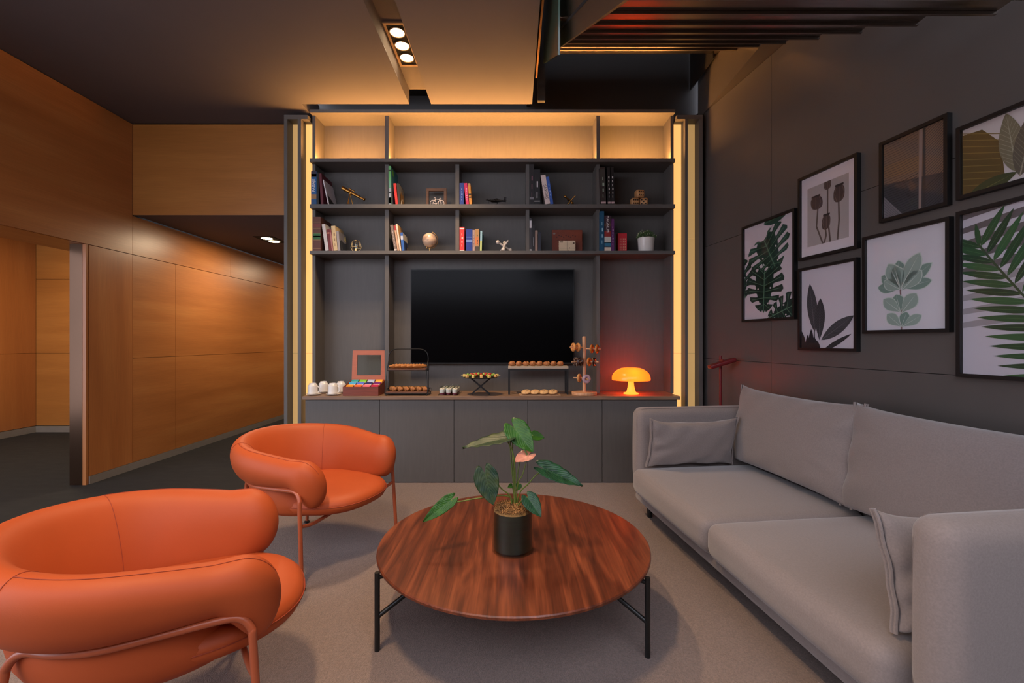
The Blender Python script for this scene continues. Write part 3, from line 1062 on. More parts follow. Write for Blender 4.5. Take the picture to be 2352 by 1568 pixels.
class Print:
    """flat coloured shapes on paper, (u,v) in 0..1 across the sheet"""
    def __init__(s, w, h):
        s.m, s.w, s.h = MB(), w, h
        s.win = (0, 1, 0, 1)

    def poly(s, P, col, layer=1):
        P = clip_poly([(p[0], p[1]) for p in P], *s.win)
        if len(P) < 3:
            return
        y = -0.0003 * layer
        s.m.ccol = lin(col)
        s.m.add([((u - .5) * s.w, y, (v - .5) * s.h) for u, v in P], [tuple(range(len(P)))])

    def leaf(s, b, t, wd, col, vein=None, layer=2, n=14, shape=0.45, nv=0, vcol=None, bend=0.0, ragged=0.0):
        a = s.w / s.h
        bx, by, tx, ty = b[0] * a, b[1], t[0] * a, t[1]
        dx, dy = tx - bx, ty - by
        L = math.hypot(dx, dy)
        ux, uy = dx / L, dy / L
        nx, ny = -uy, ux
        def pt(q, side):
            off = bend * L * math.sin(PI * q)
            w_ = wd * side
            return ((bx + dx * q + nx * (off + w_)) / a, by + dy * q + ny * (off + w_))
        def width(q):
            return (math.sin(PI * q ** (math.log(.5) / math.log(shape)))) ** 0.8
        rag = [1 + ragged * (-1) ** i for i in range(n + 1)]
        Lp = [pt(i / n, .5 * width(i / n) * rag[i]) for i in range(n + 1)]
        Rp = [pt(i / n, -.5 * width(i / n) * rag[i]) for i in range(n, -1, -1)]
        s.poly(Lp + Rp, col, layer)
        if vein:
            s.poly([pt(0, .03), pt(.5, .02), pt(1, 0), pt(.5, -.02), pt(0, -.03)], vein, layer + 1)
        for k in range(nv):
            q = .1 + .75 * k / nv
            for sd in (1, -1):
                e = min(1, q + .16)
                s.poly([pt(q, 0), pt(e, sd * .46 * width(e)), pt(min(1, e + .012), sd * .46 * width(e)), pt(q + .014, 0)], vcol or vein, layer + 1)

    def stroke(s, P, wd, col, layer=1):
        a = s.w / s.h
        Q = [Vector((p[0] * a, p[1])) for p in P]
        Lp, Rp = [], []
        for i, p in enumerate(Q):
            t = (Q[min(i + 1, len(Q) - 1)] - Q[max(i - 1, 0)]).normalized()
            n_ = Vector((-t.y, t.x)) * wd / 2
            Lp.append(((p + n_).x / a, (p + n_).y))
            Rp.append(((p - n_).x / a, (p - n_).y))
        s.poly(Lp + Rp[::-1], col, layer)

    def monstera(s, base, tip, size, col, vcol, layer=2, seed=0):
        """split leaf built lobe by lobe either side of the midrib"""
        a = s.w / s.h
        bx, by, tx, ty = base[0] * a, base[1], tip[0] * a, tip[1]
        dx, dy = tx - bx, ty - by
        L = math.hypot(dx, dy)
        ux, uy = dx / L, dy / L
        nx, ny = -uy, ux
        def P(q, w_):
            return ((bx + ux * q * L + nx * w_ * size) / a, by + uy * q * L + ny * w_ * size)
        outer = [(-.18, .14), (-.22, .42), (.0, .58), (.28, .62), (.54, .54), (.76, .38), (1.02, .02)]
        for sd in (1, -1):
            s.poly([P(-.05, 0), P(-.12, sd * .2), P(.0, sd * .30), P(.3, sd * .30), P(.6, sd * .22), P(.85, sd * .10), P(1.0, 0)], col, layer)
            for i in range(len(outer) - 1):
                (q0, w0), (q1, w1) = outer[i], outer[i + 1]
                ri = max(0, 0.02 + i * .15)
                g = .15
                a0, a1 = (q0 + (q1 - q0) * g, w0 + (w1 - w0) * g), (q1 - (q1 - q0) * g, w1 - (w1 - w0) * g)
                s.poly([P(ri - .03, sd * .04), P(a0[0] * .6 + ri * .4, sd * a0[1] * .55), P(a0[0], sd * a0[1] * .95), P((a0[0] + a1[0]) / 2 + .02, sd * (a0[1] + a1[1]) / 2 * 1.06),
                        P(a1[0], sd * a1[1]), P(a1[0] * .6 + ri * .4, sd * a1[1] * .55), P(ri + .09, sd * .04)], col, layer)
                s.stroke([P(ri, 0), P((q0 + q1) / 2, sd * (w0 + w1) / 2 * .9)], .006, vcol, layer + 1)
                if i in (3, 5):
                    for kk in (.45,):
                        c = P(ri * (1 - kk) + kk * q0, sd * w0 * kk * .75)
                        s.poly([(c[0] + .016 * math.cos(z), c[1] + .009 * math.sin(z)) for z in [x * PI / 4 for x in range(8)]], (205, 195, 198), layer + 1)
        s.stroke([P(-.05, 0), P(1, 0)], .010, vcol, layer + 2)


M_FRAME = mat('black_picture_frame', (16, 15, 15), 0.45, noise=0.04, scale=30)
M_PRINT = attr_mat('printed_paper', 0.6)
M_PANE = glass('picture_glass', (1, 1, 1), 0.0, 0.05)


def wall_Y(x):
    return WR_B / ((x - CX) / F_PX + WR_K)


def picture(x0, yt, yb, width, paper, label, draw, fw=0.017, x1=None):
    Y0 = wall_Y(x0)
    zt, zb = CAM_Z + (CY - yt) * Y0 / F_PX, CAM_Z + (CY - yb) * Y0 / F_PX
    if x1:
        width = (Y0 - wall_Y(x1)) / math.cos(WR_A)
    h = zt - zb
    Yc = Y0 - width / 2 * math.cos(WR_A)
    a = math.atan2(-1, WR_K)
    nrm = Vector((-math.cos(WR_A), -math.sin(WR_A), 0))
    c = Vector((WR_B - WR_K * Yc, Yc, (zt + zb) / 2)) + nrm * 0.001
    t = thing('framed_picture', label, 'picture', tuple(c), a, 'framed botanical pictures on the grey wall')
    hw, hh, d = width / 2, h / 2, 0.028
    q = MB()
    for (u0, u1, v0, v1) in ((-hw, -hw + fw, -hh, hh), (hw - fw, hw, -hh, hh), (-hw + fw, hw - fw, hh - fw, hh), (-hw + fw, hw - fw, -hh, -hh + fw)):
        q.box((u0, -d, v0), (u1, 0, v1))
    q.build('frame', M_FRAME, t)
    iw, ih = width - 2 * fw, h - 2 * fw
    q = MB(); q.ccol = lin(paper); q.box((-iw / 2, -0.012, -ih / 2), (iw / 2, -0.004, ih / 2)); q.build('paper', M_PRINT, t)
    pr = Print(iw, ih)
    draw(pr)
    pr.m.build('print', M_PRINT, t, loc=(0, -0.0125, 0))
    q = MB(); q.box((-iw / 2, -0.0225, -ih / 2), (iw / 2, -0.0215, ih / 2)); q.build('glass_pane', M_PANE, t)
    return t


GRN, GRN2, GV = (22, 52, 42), (34, 70, 56), (84, 120, 94)
def d_monstera(p):
    p.monstera((.44, .80), (.68, .47), .50, GRN2, GV, 2)
    p.monstera((.44, .47), (.42, .06), .44, GRN, GV, 6)
    p.monstera((-.16, .56), (.02, .24), .34, GRN, GV, 4)
    p.monstera((1.04, .12), (.50, .0), .24, GRN, GV, 4)
    p.stroke([(.44, .80), (.38, .62), (.44, .47)], .016, GRN2, 1)
    p.leaf((.42, .98), (.9, 1.02), .10, GRN2, GV, 2)
def d_poppy(p):
    p.poly([(.12, .12), (.88, .12), (.88, .86), (.12, .86)], (176, 166, 163), 1)
    p.win = (.12, .88, .12, .86)
    def pod(x, y, r, ry, lean, foot):
        st_ = [(x - lean * .6, y - ry * .9), (x - lean * .2, (y + foot[1]) / 2), foot]
        p.stroke(st_, .022, (96, 82, 74), 2)
        p.poly([(x + r * math.sin(a) * (1 + .12 * math.cos(a * 2)) - lean * .5 * (1 - math.cos(a)) * .5, y + ry * math.cos(a)) for a in [i * PI / 14 for i in range(28)]], (84, 66, 60), 4)
        for k in (-.5, 0, .5):
            p.stroke([(x + k * r, y + ry * .8), (x + k * r * 1.5, y), (x + k * r * .8, y - ry * .85)], .008, (112, 92, 82), 5)
        for k in range(7):
            u = x - r * .55 + r * 1.1 * k / 6
            p.poly([(u - .014, y + ry * .86), (u + .014, y + ry * .86), (u + .016, y + ry * 1.12), (u - .008, y + ry * 1.12)], (62, 48, 44), 6)
    pod(.29, .645, .13, .085, -.06, (.46, .05))
    pod(.51, .82, .075, .06, 0, (.57, .05))
    pod(.72, .66, .11, .10, .02, (.68, .05))
    pod(.49, .37, .09, .09, .03, (.42, .05))
def d_bw(p):
    D, V = (58, 56, 60), (104, 102, 106)
    p.stroke([(.27, .05), (.26, .25)], .012, (60, 58, 60), 2)
    p.leaf((.27, .20), (.17, .82), .16, D, V, 3, shape=.5, nv=14, vcol=(80, 78, 82))
    p.leaf((.36, .10), (.38, .62), .15, (48, 46, 50), V, 4, shape=.55, nv=12, vcol=(74, 72, 76))
    p.leaf((.40, .10), (.97, .38), .15, D, V, 5, shape=.5, nv=14, vcol=(84, 82, 86))
    p.leaf((.42, -.04), (.93, .17), .06, (40, 39, 42), None, 4)
    for b, t, w_ in (((.05, -.1), (.0, .22), .10), ((.12, -.1), (.13, .17), .07), ((.2, -.1), (.2, .24), .09), ((.28, -.1), (.26, .14), .10), ((.34, -.06), (.30, .10), .08)):
        p.leaf(b, t, w_, (30, 29, 32), None, 6)
def d_dry(p):
    p.poly([(0, .46), (1, .36), (1, 1), (0, 1)], (120, 98, 84), 1)
    p.poly([(0, 0), (1, 0), (1, .37), (0, .47)], (62, 60, 64), 1)
    p.poly([(0, .55), (.6, .48), (.6, .68), (0, .72)], (128, 100, 74), 2)
    for k in range(34):
        v = -.05 + k * .033
        c = (88, 72, 62) if v > .42 else (42, 41, 45)
        p.stroke([(0, v), (.3, v + .012), (.58, v + .05)], .008, c, 3)
        p.stroke([(.66, v - .04), (.85, v + .05), (1.0, v + .14)], .007, (70, 60, 58) if v > .3 else (38, 37, 40), 3)
    p.poly([(.59, 0), (.63, 0), (.655, 1), (.60, 1)], (146, 126, 120), 4)
    p.poly([(.65, 0), (.70, 0), (.70, 1), (.66, 1)], (52, 48, 50), 4)
    p.poly([(0, 0), (.33, 0), (0, .30)], (122, 116, 120), 5)
    for k in range(7):
        p.stroke([(0, .27 - k * .04), (.28 - k * .03, .0)], .005, (92, 88, 92), 6)
def d_pale(p):
    A, B, Vc = (142, 160, 150), (116, 140, 130), (186, 196, 188)
    p.stroke([(.47, -.02), (.47, .2), (.455, .42)], .016, (128, 100, 100), 2)
    for b, t, w_, c in (((.46, .42), (.30, .70), .17, A), ((.46, .42), (.43, .72), .16, B), ((.46, .42), (.70, .76), .17, A), ((.46, .42), (.20, .58), .14, B), ((.46, .42), (.84, .64), .13, B),
                        ((.45, .42), (.15, .46), .12, B), ((.46, .42), (.38, .66), .18, A), ((.47, .40), (.72, .58), .15, A), ((.46, .41), (.24, .52), .13, A), ((.48, .42), (.84, .47), .12, B),
                        ((.46, .18), (.23, .33), .14, A), ((.46, .18), (.40, .37), .15, B), ((.47, .17), (.66, .36), .16, A),
                        ((.47, .03), (.28, .17), .13, A), ((.47, .03), (.54, .18), .12, B), ((.48, .03), (.72, .14), .11, A)):
        p.leaf(b, t, w_, Vc, None, 3 if c == B else 5, shape=.62, ragged=.03)
        p.leaf(b, (b[0] + (t[0] - b[0]) * .97, b[1] + (t[1] - b[1]) * .97), w_ * .88, c, Vc, 4 if c == B else 6, shape=.62)
def d_banana(p):
    p.poly([(0, 0), (.34, 0), (.30, .62), (.16, .9), (0, .92)], (94, 74, 32), 1)
    for k in range(9):
        p.stroke([(0, .15 + .1 * k), (.3, .02 + .09 * k)], .012, (124, 102, 52), 2)
    p.leaf((.42, .12), (.34, 1.0), .30, (120, 112, 88), (160, 156, 134), 3, nv=10, vcol=(146, 140, 118))
    p.leaf((.44, .05), (.55, .96), .30, (92, 84, 70), (150, 140, 120), 5, nv=12, vcol=(112, 104, 88))
    p.leaf((.60, .0), (.66, .62), .22, (128, 112, 112), (164, 150, 150), 4, nv=10, vcol=(150, 134, 134))
    p.stroke([(.72, .12), (.82, .5), (.95, .75)], .02, (96, 92, 60), 5)
    p.leaf((.74, .55), (.98, 1.05), .26, (136, 128, 92), (166, 160, 124), 4, nv=10, vcol=(158, 150, 116))
    p.leaf((.88, .40), (1.15, .8), .22, (34, 40, 30), None, 6)
    p.leaf((.05, -.05), (.42, .12), .22, (60, 66, 34), (110, 108, 60), 6)
    p.leaf((.70, .05), (1.0, .12), .12, (92, 78, 76), None, 6)
def d_palm(p):
    for k in range(9):
        p.poly([(0, 1.0 - k * .085), (1, 1.10 - k * .085 + .02), (1, 1.055 - k * .085), (0, .965 - k * .085)], (96, 88, 90) if k < 5 else (150, 144, 148), 1)
    p.poly([(.45, 1), (1, 1), (1, .80), (.62, .90)], (62, 54, 56), 2)
    p.poly([(.5, .8), (1, .86), (1, .3), (.62, .42)], (86, 92, 84), 2)
    stem = lambda q: (.12 + .80 * q ** 1.05, .80 - .84 * q)
    cols = [(30, 66, 36), (38, 78, 44), (26, 58, 34), (46, 88, 50)]
    for k in range(17):
        q = .03 + k * .06
        b = stem(q)
        p.leaf(b, (b[0] - .26 - .34 * q, b[1] + .10 - .02 * k * .4), .042, cols[k % 4], (70, 108, 66), 4, shape=.4)
        p.leaf((b[0], b[1] + .01), (b[0] + .16 + .26 * q, b[1] + .22 + .30 * q), .045, cols[(k + 1) % 4], (70, 108, 66), 5, shape=.4)
    p.leaf((.13, .78), (.10, .93), .03, cols[1], None, 4)
    p.stroke([stem(q / 12) for q in range(13)], .012, (52, 70, 44), 7)

PAP = (206, 196, 202)
picture(1711, 523, 740, 0, PAP, 'framed print of dark green split monstera leaves, leftmost on the wall', d_monstera, x1=1833)
picture(1841, 412, 600, 0, (218, 208, 212), 'framed print of brown poppy seed heads in a white mount', d_poppy, x1=1978)
picture(1841, 618, 804, 0, (204, 196, 204), 'framed print of black and white rubber plant leaves below the poppy print', d_bw, x1=1977)
picture(2029, 330, 513, 0, (92, 84, 82), 'framed close-up print of a ribbed brown dry leaf', d_dry, x1=2188)
picture(1990, 546, 766, 0, (206, 202, 208), 'framed print of a pale green leafy sprig on white', d_pale, x1=2192)
picture(2207, 296, 461, 0.50, (200, 190, 188), 'framed print of olive banana leaves, topmost at the right edge', d_banana)
picture(2207, 488, 865, 0.54, (190, 184, 192), 'tall framed print of a green palm frond at the right edge', d_palm)

# ================================================================== ANTHURIUM IN A GLASS CYLINDER
VX, VY, VZ = -0.004, 1.925, 0.320
vs_ = thing('glass_planter', 'cylindrical glass planter lined with a dark green leaf on the walnut table', 'planter', (VX, VY, VZ))
R0, HV = 0.087, 0.178
M_VASE = glass('clear_glass', (0.97, 1, 0.98), 0.15, 0.02)
m = MB(); m.lathe([(.002, 0.0005), (R0, 0.0005), (R0, HV), (R0 - .004, HV), (R0 - .004, .008), (.002, .008)], 48); m.build('glass', M_VASE, vs_, smooth=True, angle=30)
M_LINER = mat('dark_leaf_lining', (22, 29, 19), 0.4, noise=0.5, scale=3, stretch=(1, 1, 40))
m = MB(); m.lathe([(.002, .012), (R0 - .0055, .012), (R0 - .0055, HV - .012), (.002, HV - .013)], 48); m.build('leaf_lining', M_LINER, vs_, smooth=True, angle=30)
M_MOSS = mat('dry_moss', (150, 108, 62), 0.95, noise=0.45, scale=60, bump=0.5, bscale=90)
m = MB()
for k in range(1100):
    a, r = random.random() * 6.283, (R0 - .010) * math.sqrt(random.random())
    z = HV - .010 + .020 * (1 - (r / R0) ** 2) + random.random() * .010
    d = Vector((random.uniform(-1, 1), random.uniform(-1, 1), random.uniform(-.3, .8))).normalized() * random.uniform(.005, .012)
    p = Vector((r * math.cos(a), r * math.sin(a), z))
    s_ = Vector((random.uniform(-1, 1), random.uniform(-1, 1), random.uniform(-1, 1))).normalized() * .0016
    c_ = d.cross(s_).normalized() * .0016
    m.add([p - d - s_, p - d + s_, p + c_ * 2, p + d - s_, p + d + s_], [(0, 1, 2), (2, 4, 3), (0, 2, 3), (1, 4, 2)])
m.lathe([(.002, HV - .0125), (R0 - .007, HV - .0125), (R0 - .012, HV - .004), (.04, HV + .008), (.002, HV + .012)], 32)
tag(m.build('moss', M_MOSS, vs_), kind='stuff')

def leaf_material(name, c_dark, c_light, c_vein, rough=0.32):
    if name in MATS:
        return MATS[name]
    m, nt, b = nodes_of(name)
    L = nt.links
    uv = nt.nodes.new('ShaderNodeUVMap')
    sp = nt.nodes.new('ShaderNodeSeparateXYZ')
    L.new(uv.outputs[0], sp.inputs[0])
    ab = nt.nodes.new('ShaderNodeMath'); ab.operation = 'ABSOLUTE'
    L.new(sp.outputs[0], ab.inputs[0])
    mu = nt.nodes.new('ShaderNodeMath'); mu.operation = 'MULTIPLY_ADD'; mu.inputs[1].default_value = -0.45
    L.new(ab.outputs[0], mu.inputs[0]); L.new(sp.outputs[1], mu.inputs[2])
    m7 = nt.nodes.new('ShaderNodeMath'); m7.operation = 'MULTIPLY'; m7.inputs[1].default_value = 9.0
    L.new(mu.outputs[0], m7.inputs[0])
    pp = nt.nodes.new('ShaderNodeMath'); pp.operation = 'PINGPONG'; pp.inputs[1].default_value = 0.5
    L.new(m7.outputs[0], pp.inputs[0])
    mn = nt.nodes.new('ShaderNodeMath'); mn.operation = 'MINIMUM'
    sc = nt.nodes.new('ShaderNodeMath'); sc.operation = 'MULTIPLY'; sc.inputs[1].default_value = 3.0
    L.new(ab.outputs[0], sc.inputs[0])
    L.new(pp.outputs[0], mn.inputs[0]); L.new(sc.outputs[0], mn.inputs[1])
    r = nt.nodes.new('ShaderNodeValToRGB')
    r.color_ramp.elements[0].position = 0.03; r.color_ramp.elements[0].color = lin(c_vein)
    r.color_ramp.elements[1].position = 0.10; r.color_ramp.elements[1].color = (1, 1, 1, 1)
    L.new(mn.outputs[0], r.inputs[0])
    tc = nt.nodes.new('ShaderNodeTexCoord')
    n = nt.nodes.new('ShaderNodeTexNoise'); n.inputs['Scale'].default_value = 28; n.inputs['Detail'].default_value = 4
    L.new(tc.outputs['Object'], n.inputs['Vector'])
    r2 = nt.nodes.new('ShaderNodeValToRGB')
    r2.color_ramp.elements[0].position = 0.35; r2.color_ramp.elements[0].color = lin(c_dark)
    r2.color_ramp.elements[1].position = 0.75; r2.color_ramp.elements[1].color = lin(c_light)
    L.new(n.outputs['Fac'], r2.inputs[0])
    fac = nt.nodes.new('ShaderNodeMapRange')
    fac.inputs['From Min'].default_value = 0.0; fac.inputs['From Max'].default_value = 0.09
    fac.inputs['To Min'].default_value = 0.4; fac.inputs['To Max'].default_value = 0.0
    L.new(mn.outputs[0], fac.inputs['Value'])
    mx = nt.nodes.new('ShaderNodeMix'); mx.data_type = 'RGBA'
    L.new(fac.outputs[0], mx.inputs[0]); L.new(r2.outputs[0], mx.inputs[6]); mx.inputs[7].default_value = lin(c_vein)
    L.new(mx.outputs[2], b.inputs['Base Color'])
    bp = nt.nodes.new('ShaderNodeBump'); bp.inputs['Strength'].default_value = 0.35; bp.inputs['Distance'].default_value = 0.003
    L.new(mn.outputs[0], bp.inputs['Height']); L.new(bp.outputs[0], b.inputs['Normal'])
    b.inputs['Roughness'].default_value = rough
    b.inputs['Specular IOR Level'].default_value = 0.28
    MATS[name] = m
    return m

def leaf3d(name, parent, base, tip, width, normal, mt, droop=0.06, fold=0.10, lobe=0.22, thick=0.0012, pw=1.0, curl=0.0):
    base, tip, nrm = Vector(base), Vector(tip), Vector(normal).normalized()
    ax = tip - base
    L = ax.length
    ax.normalize()
    nrm = (nrm - ax * nrm.dot(ax)).normalized()
    sd = ax.cross(nrm)
    NT, NS = 22, 12
    vs, uvs, fs = [], [], []
    def wid(t):
        return (0.80 + 0.55 * t - 0.2 * t * t) * (1 - t ** 1.55) ** 0.95 if t < 1 else 0.0
    for face in (0, 1):
        for i in range(NT + 1):
            t = i / NT
            for j in range(NS + 1):
                s_ = 2 * j / NS - 1
                a = abs(s_)
                lat = s_ * wid(t) * width / 2
                lon = t * L - lobe * L * math.sin(PI * min(1, a) ** 0.75) * (1 - t) ** 2.2
                z = -droop * L * t * t + fold * a * width * 0.5 - curl * (a ** 2) * width * .5 + 0.010 * L * math.sin(t * 26) * a ** 2
                vs.append(base + ax * lon + sd * lat + nrm * (z - face * thick))
                uvs.append((s_, t))
    o = (NT + 1) * (NS + 1)
    for i in range(NT):
        for j in range(NS):
            a = i * (NS + 1) + j
            q = (a, a + 1, a + NS + 2, a + NS + 1)
            fs.append(q)
            fs.append(tuple(o + k for k in reversed(q)))
    rim = [j for j in range(NS + 1)] + [i * (NS + 1) + NS for i in range(1, NT + 1)] + [NT * (NS + 1) + j for j in range(NS - 1, -1, -1)] + [i * (NS + 1) for i in range(NT - 1, 0, -1)]
    for k in range(len(rim)):
        a, b = rim[k], rim[(k + 1) % len(rim)]
        fs.append((a, o + a, o + b, b))
    me = bpy.data.meshes.new(name)
    me.from_pydata([tuple(v) for v in vs], [], fs)
    ul = me.uv_layers.new(name='UVMap')
    for lp in me.loops:
        ul.data[lp.index].uv = uvs[lp.vertex_index]
    me.materials.append(mt)
    me.polygons.foreach_set('use_smooth', [True] * len(me.polygons))
    ob = bpy.data.objects.new(name, me)
    C.objects.link(ob)
    ob.parent = parent
    return ob

LEAF_D = leaf_material('dark_anthurium_leaf', (22, 50, 34), (40, 84, 54), (96, 128, 84))
LEAF_B = leaf_material('blotched_anthurium_leaf', (22, 48, 34), (58, 70, 36), (84, 112, 72), 0.42)
LEAF_L = leaf_material('bright_anthurium_leaf', (36, 78, 24), (54, 102, 32), (100, 132, 58), 0.36)
SPATHE = leaf_material('pink_spathe', (196, 128, 110), (216, 152, 128), (226, 180, 160), 0.25)
M_STALK = mat('green_stalk', (92, 110, 44), 0.45, noise=0.15, scale=40)
M_SPADIX = mat('green_spadix', (88, 112, 62), 0.7, noise=0.2, scale=200)
pl = thing('anthurium_plant', 'anthurium with glossy heart-shaped leaves and one pink flower', 'plant', (VX, VY, VZ + HV))
PO = Vector(pl.location)
def L3(x, y, dY=0.0):
    return Vector(at(x, y, VY + dY)) - PO
ROOT = Vector((0.006, -0.005, -0.01))
def stalk(pts, r=.0028):
    q = MB(); q.tube(smooth_path([ROOT + Vector((random.uniform(-.01, .01), random.uniform(-.01, .01), 0))] + pts, 8), r, 8); q.build('stalk', M_STALK, pl, smooth=True)
stalk([L3(1183, 1085, -.01), L3(1178, 1040, -.01), L3(1163, 1008, -.01)])
leaf3d('leaf', pl, L3(1163, 1006, -.01), L3(1062, 1026, -.02), 0.135, (-.05, -.22, 1), LEAF_B, .05, .12)
stalk([L3(1180, 1085, .02), L3(1177, 1030, .02), L3(1181, 983, .01)])
leaf3d('leaf', pl, L3(1181, 982, .01), L3(1225, 1038, -.045), 0.125, (.05, -1, .55), LEAF_L, .08, .14, lobe=.30)
stalk([L3(1176, 1080, .03), L3(1172, 1020, .04), L3(1172, 992, .04)])
leaf3d('leaf', pl, L3(1170, 992, .035), L3(1162, 1014, .01), 0.075, (-.5, -1, .3), LEAF_D, .03, .2)
stalk([L3(1190, 1080, .05), L3(1205, 1020, .07), L3(1224, 1000, .08)])
leaf3d('leaf', pl, L3(1224, 1000, .08), L3(1250, 1006, .09), 0.06, (0, -.7, .7), LEAF_L, .03, .2)
stalk([L3(1190, 1110, -.02), L3(1200, 1090, -.03), L3(1212, 1050, -.03)], .0022)
leaf3d('leaf', pl, L3(1250, 1077, -.03), L3(1338, 1116, -.05), 0.105, (.12, -.62, .8), LEAF_D, .03, .20, lobe=.26)
stalk([L3(1195, 1130, -.02), L3(1212, 1112, -.03), L3(1232, 1090, -.03), L3(1250, 1079, -.03)])
leaf3d('leaf', pl, L3(1114, 1087, -.05), L3(1133, 1160, -.085), 0.122, (-.05, -1, .35), LEAF_B, .05, .10, lobe=.30)
stalk([L3(1172, 1140, -.02), L3(1150, 1120, -.03), L3(1130, 1092, -.04), L3(1114, 1086, -.045)])
leaf3d('leaf', pl, L3(1035, 1148, -.02), L3(970, 1199, -.06), 0.07, (.70, -.25, .72), LEAF_L, .05, .16, lobe=.22)
stalk([L3(1166, 1139, -.02), L3(1098, 1144, -.02), L3(1052, 1152, -.02), L3(1036, 1149, -.02)])
leaf3d('leaf', pl, L3(1213, 1143, -.06), L3(1243, 1187, -.10), 0.086, (.25, -.85, .5), LEAF_D, .05, .12, lobe=.26)
stalk([L3(1198, 1150, -.04), L3(1206, 1142, -.055), L3(1213, 1142, -.06)])
leaf3d('leaf', pl, L3(1192, 1112, .02), L3(1189, 1126, .0), 0.035, (.3, -1, .2), LEAF_L, .02, .1)
leaf3d('leaf', pl, L3(1176, 1114, .02), L3(1166, 1120, .0), 0.026, (-.3, -1, .3), LEAF_L, .02, .1)
stalk([L3(1182, 1135, .01), L3(1190, 1114, .02)], .002)
stalk([L3(1180, 1135, .01), L3(1176, 1115, .02)], .002)
fw_ = empty('flower', (0, 0, 0), 0, pl)
leaf3d('spathe', fw_, L3(1213, 1045, -.03), L3(1183, 1061, -.07), 0.085, (-.1, -.45, .9), SPATHE, .04, .12, lobe=.42)
q = MB(); q.tube([L3(1211, 1044, -.035), L3(1207, 1036, -.037), L3(1203, 1027, -.04)], [.0036, .0036, .002], 10); q.build('spadix', M_SPADIX, fw_, smooth=True)

# ================================================================== BOOKS
YS = 4.005                       # spine plane of most books
def bx(x, Y=YS):
    return (x - CX) * Y / F_PX
FONT_D = 0.0006
def book(x0, x1, ytop, shelf, label, spine, cover=None, lean=0.0, depth=0.19, bands=(), text=None, tcol=(235, 230, 225), tsize=0.6, tpos=0.5, tdir=-1, Y=YS, marks=0, art=None):
    """x0..x1: spine edges at the foot (photo px); lean: top leans left by this many degrees"""
    X0, X1 = bx(x0, Y), bx(x1, Y)
    w = X1 - X0
    zs = SH[shelf][1]
    ln = math.radians(lean)
    h = (CAM_Z + (CY - ytop) * Y / F_PX - zs - .0006) / math.cos(ln)
    t = thing('book', label, 'book', (X0, Y, zs + .0006), 0, 'books on the grey shelves')
    t.rotation_euler = (0, -ln, 0)
    if lean < 0:
        t.location = (X1 - w * math.cos(ln), Y, zs + .0006 + w * math.sin(-ln))
    sm = mat('book_%02x%02x%02x' % tuple(spine), spine, 0.55, noise=0.06, scale=40)
    cm = mat('book_%02x%02x%02x' % tuple(cover or spine), cover or spine, 0.5, noise=0.06, scale=40)
    q = MB()
    tk = min(.003, w * .2)
    q.box((0, 0, 0), (w, tk, h))
    q.cur = 1
    q.box((0, tk, 0), (tk, depth, h)); q.box((w - tk, tk, 0), (w, depth, h))
    cv = q.build('cover', [sm, cm], t)
    q = MB(); q.box((tk, tk + .0003, .004), (w - tk, depth - .005, h - .004)); q.build('pages', M_PAGES, t)
    if bands or marks:
        q = MB()
        for v0, v1, c in bands:
            q.ccol = lin(c); q.box((.0008, -FONT_D, v0 * h), (w - .0008, -.0001, v1 * h))
        for k in range(marks):
            q.ccol = lin(tcol)
            v = .18 + .62 * k / max(1, marks)
            q.box((w * .42, -FONT_D * 1.6, v * h), (w * (.54 + .1 * ((k * 7) % 3)), -.0001, (v + .34 / marks) * h))
        tag(q.build('spine_print', attr_mat('spine_ink', 0.5), t), kind='stuff')
    if text:
        cu = bpy.data.curves.new('title', 'FONT')
        cu.body = text
        cu.align_x, cu.align_y = 'CENTER', 'CENTER'
        cu.size = w * tsize * 1.35
        cu.extrude = .0002
        tmp = bpy.data.objects.new('title', cu)
        me = bpy.data.meshes.new_from_object(tmp)
        bpy.data.objects.remove(tmp)
        o = bpy.data.objects.new('title', me)
        C.objects.link(o)
        o.parent = t
        o.location = (w / 2, -FONT_D - .0006, h * tpos)
        o.rotation_euler = (PI / 2, tdir * -PI / 2, 0)
        tag(o, kind='stuff')
        o.data.materials.append(mat('ink_%02x%02x%02x' % tuple(tcol), tcol, 0.6, noise=0.02, scale=10))
    if art:
        q = MB()
        for P, c in art:
            q.ccol = lin(c)
            n = len(P)
            q.add([(w + .0006 + .0002 * q.cur, .004 + u * (depth - .006), .003 + v * (h - .006)) for u, v in P], [tuple(range(n))])
            q.cur += 1
        q.mi = [0] * len(q.mi)
        tag(q.build('cover_art', attr_mat('spine_ink', 0.5), t), kind='stuff')
    return t
R1, R2 = 2, 3
FULL = [(0, 0), (1, 0), (1, 1), (0, 1)]
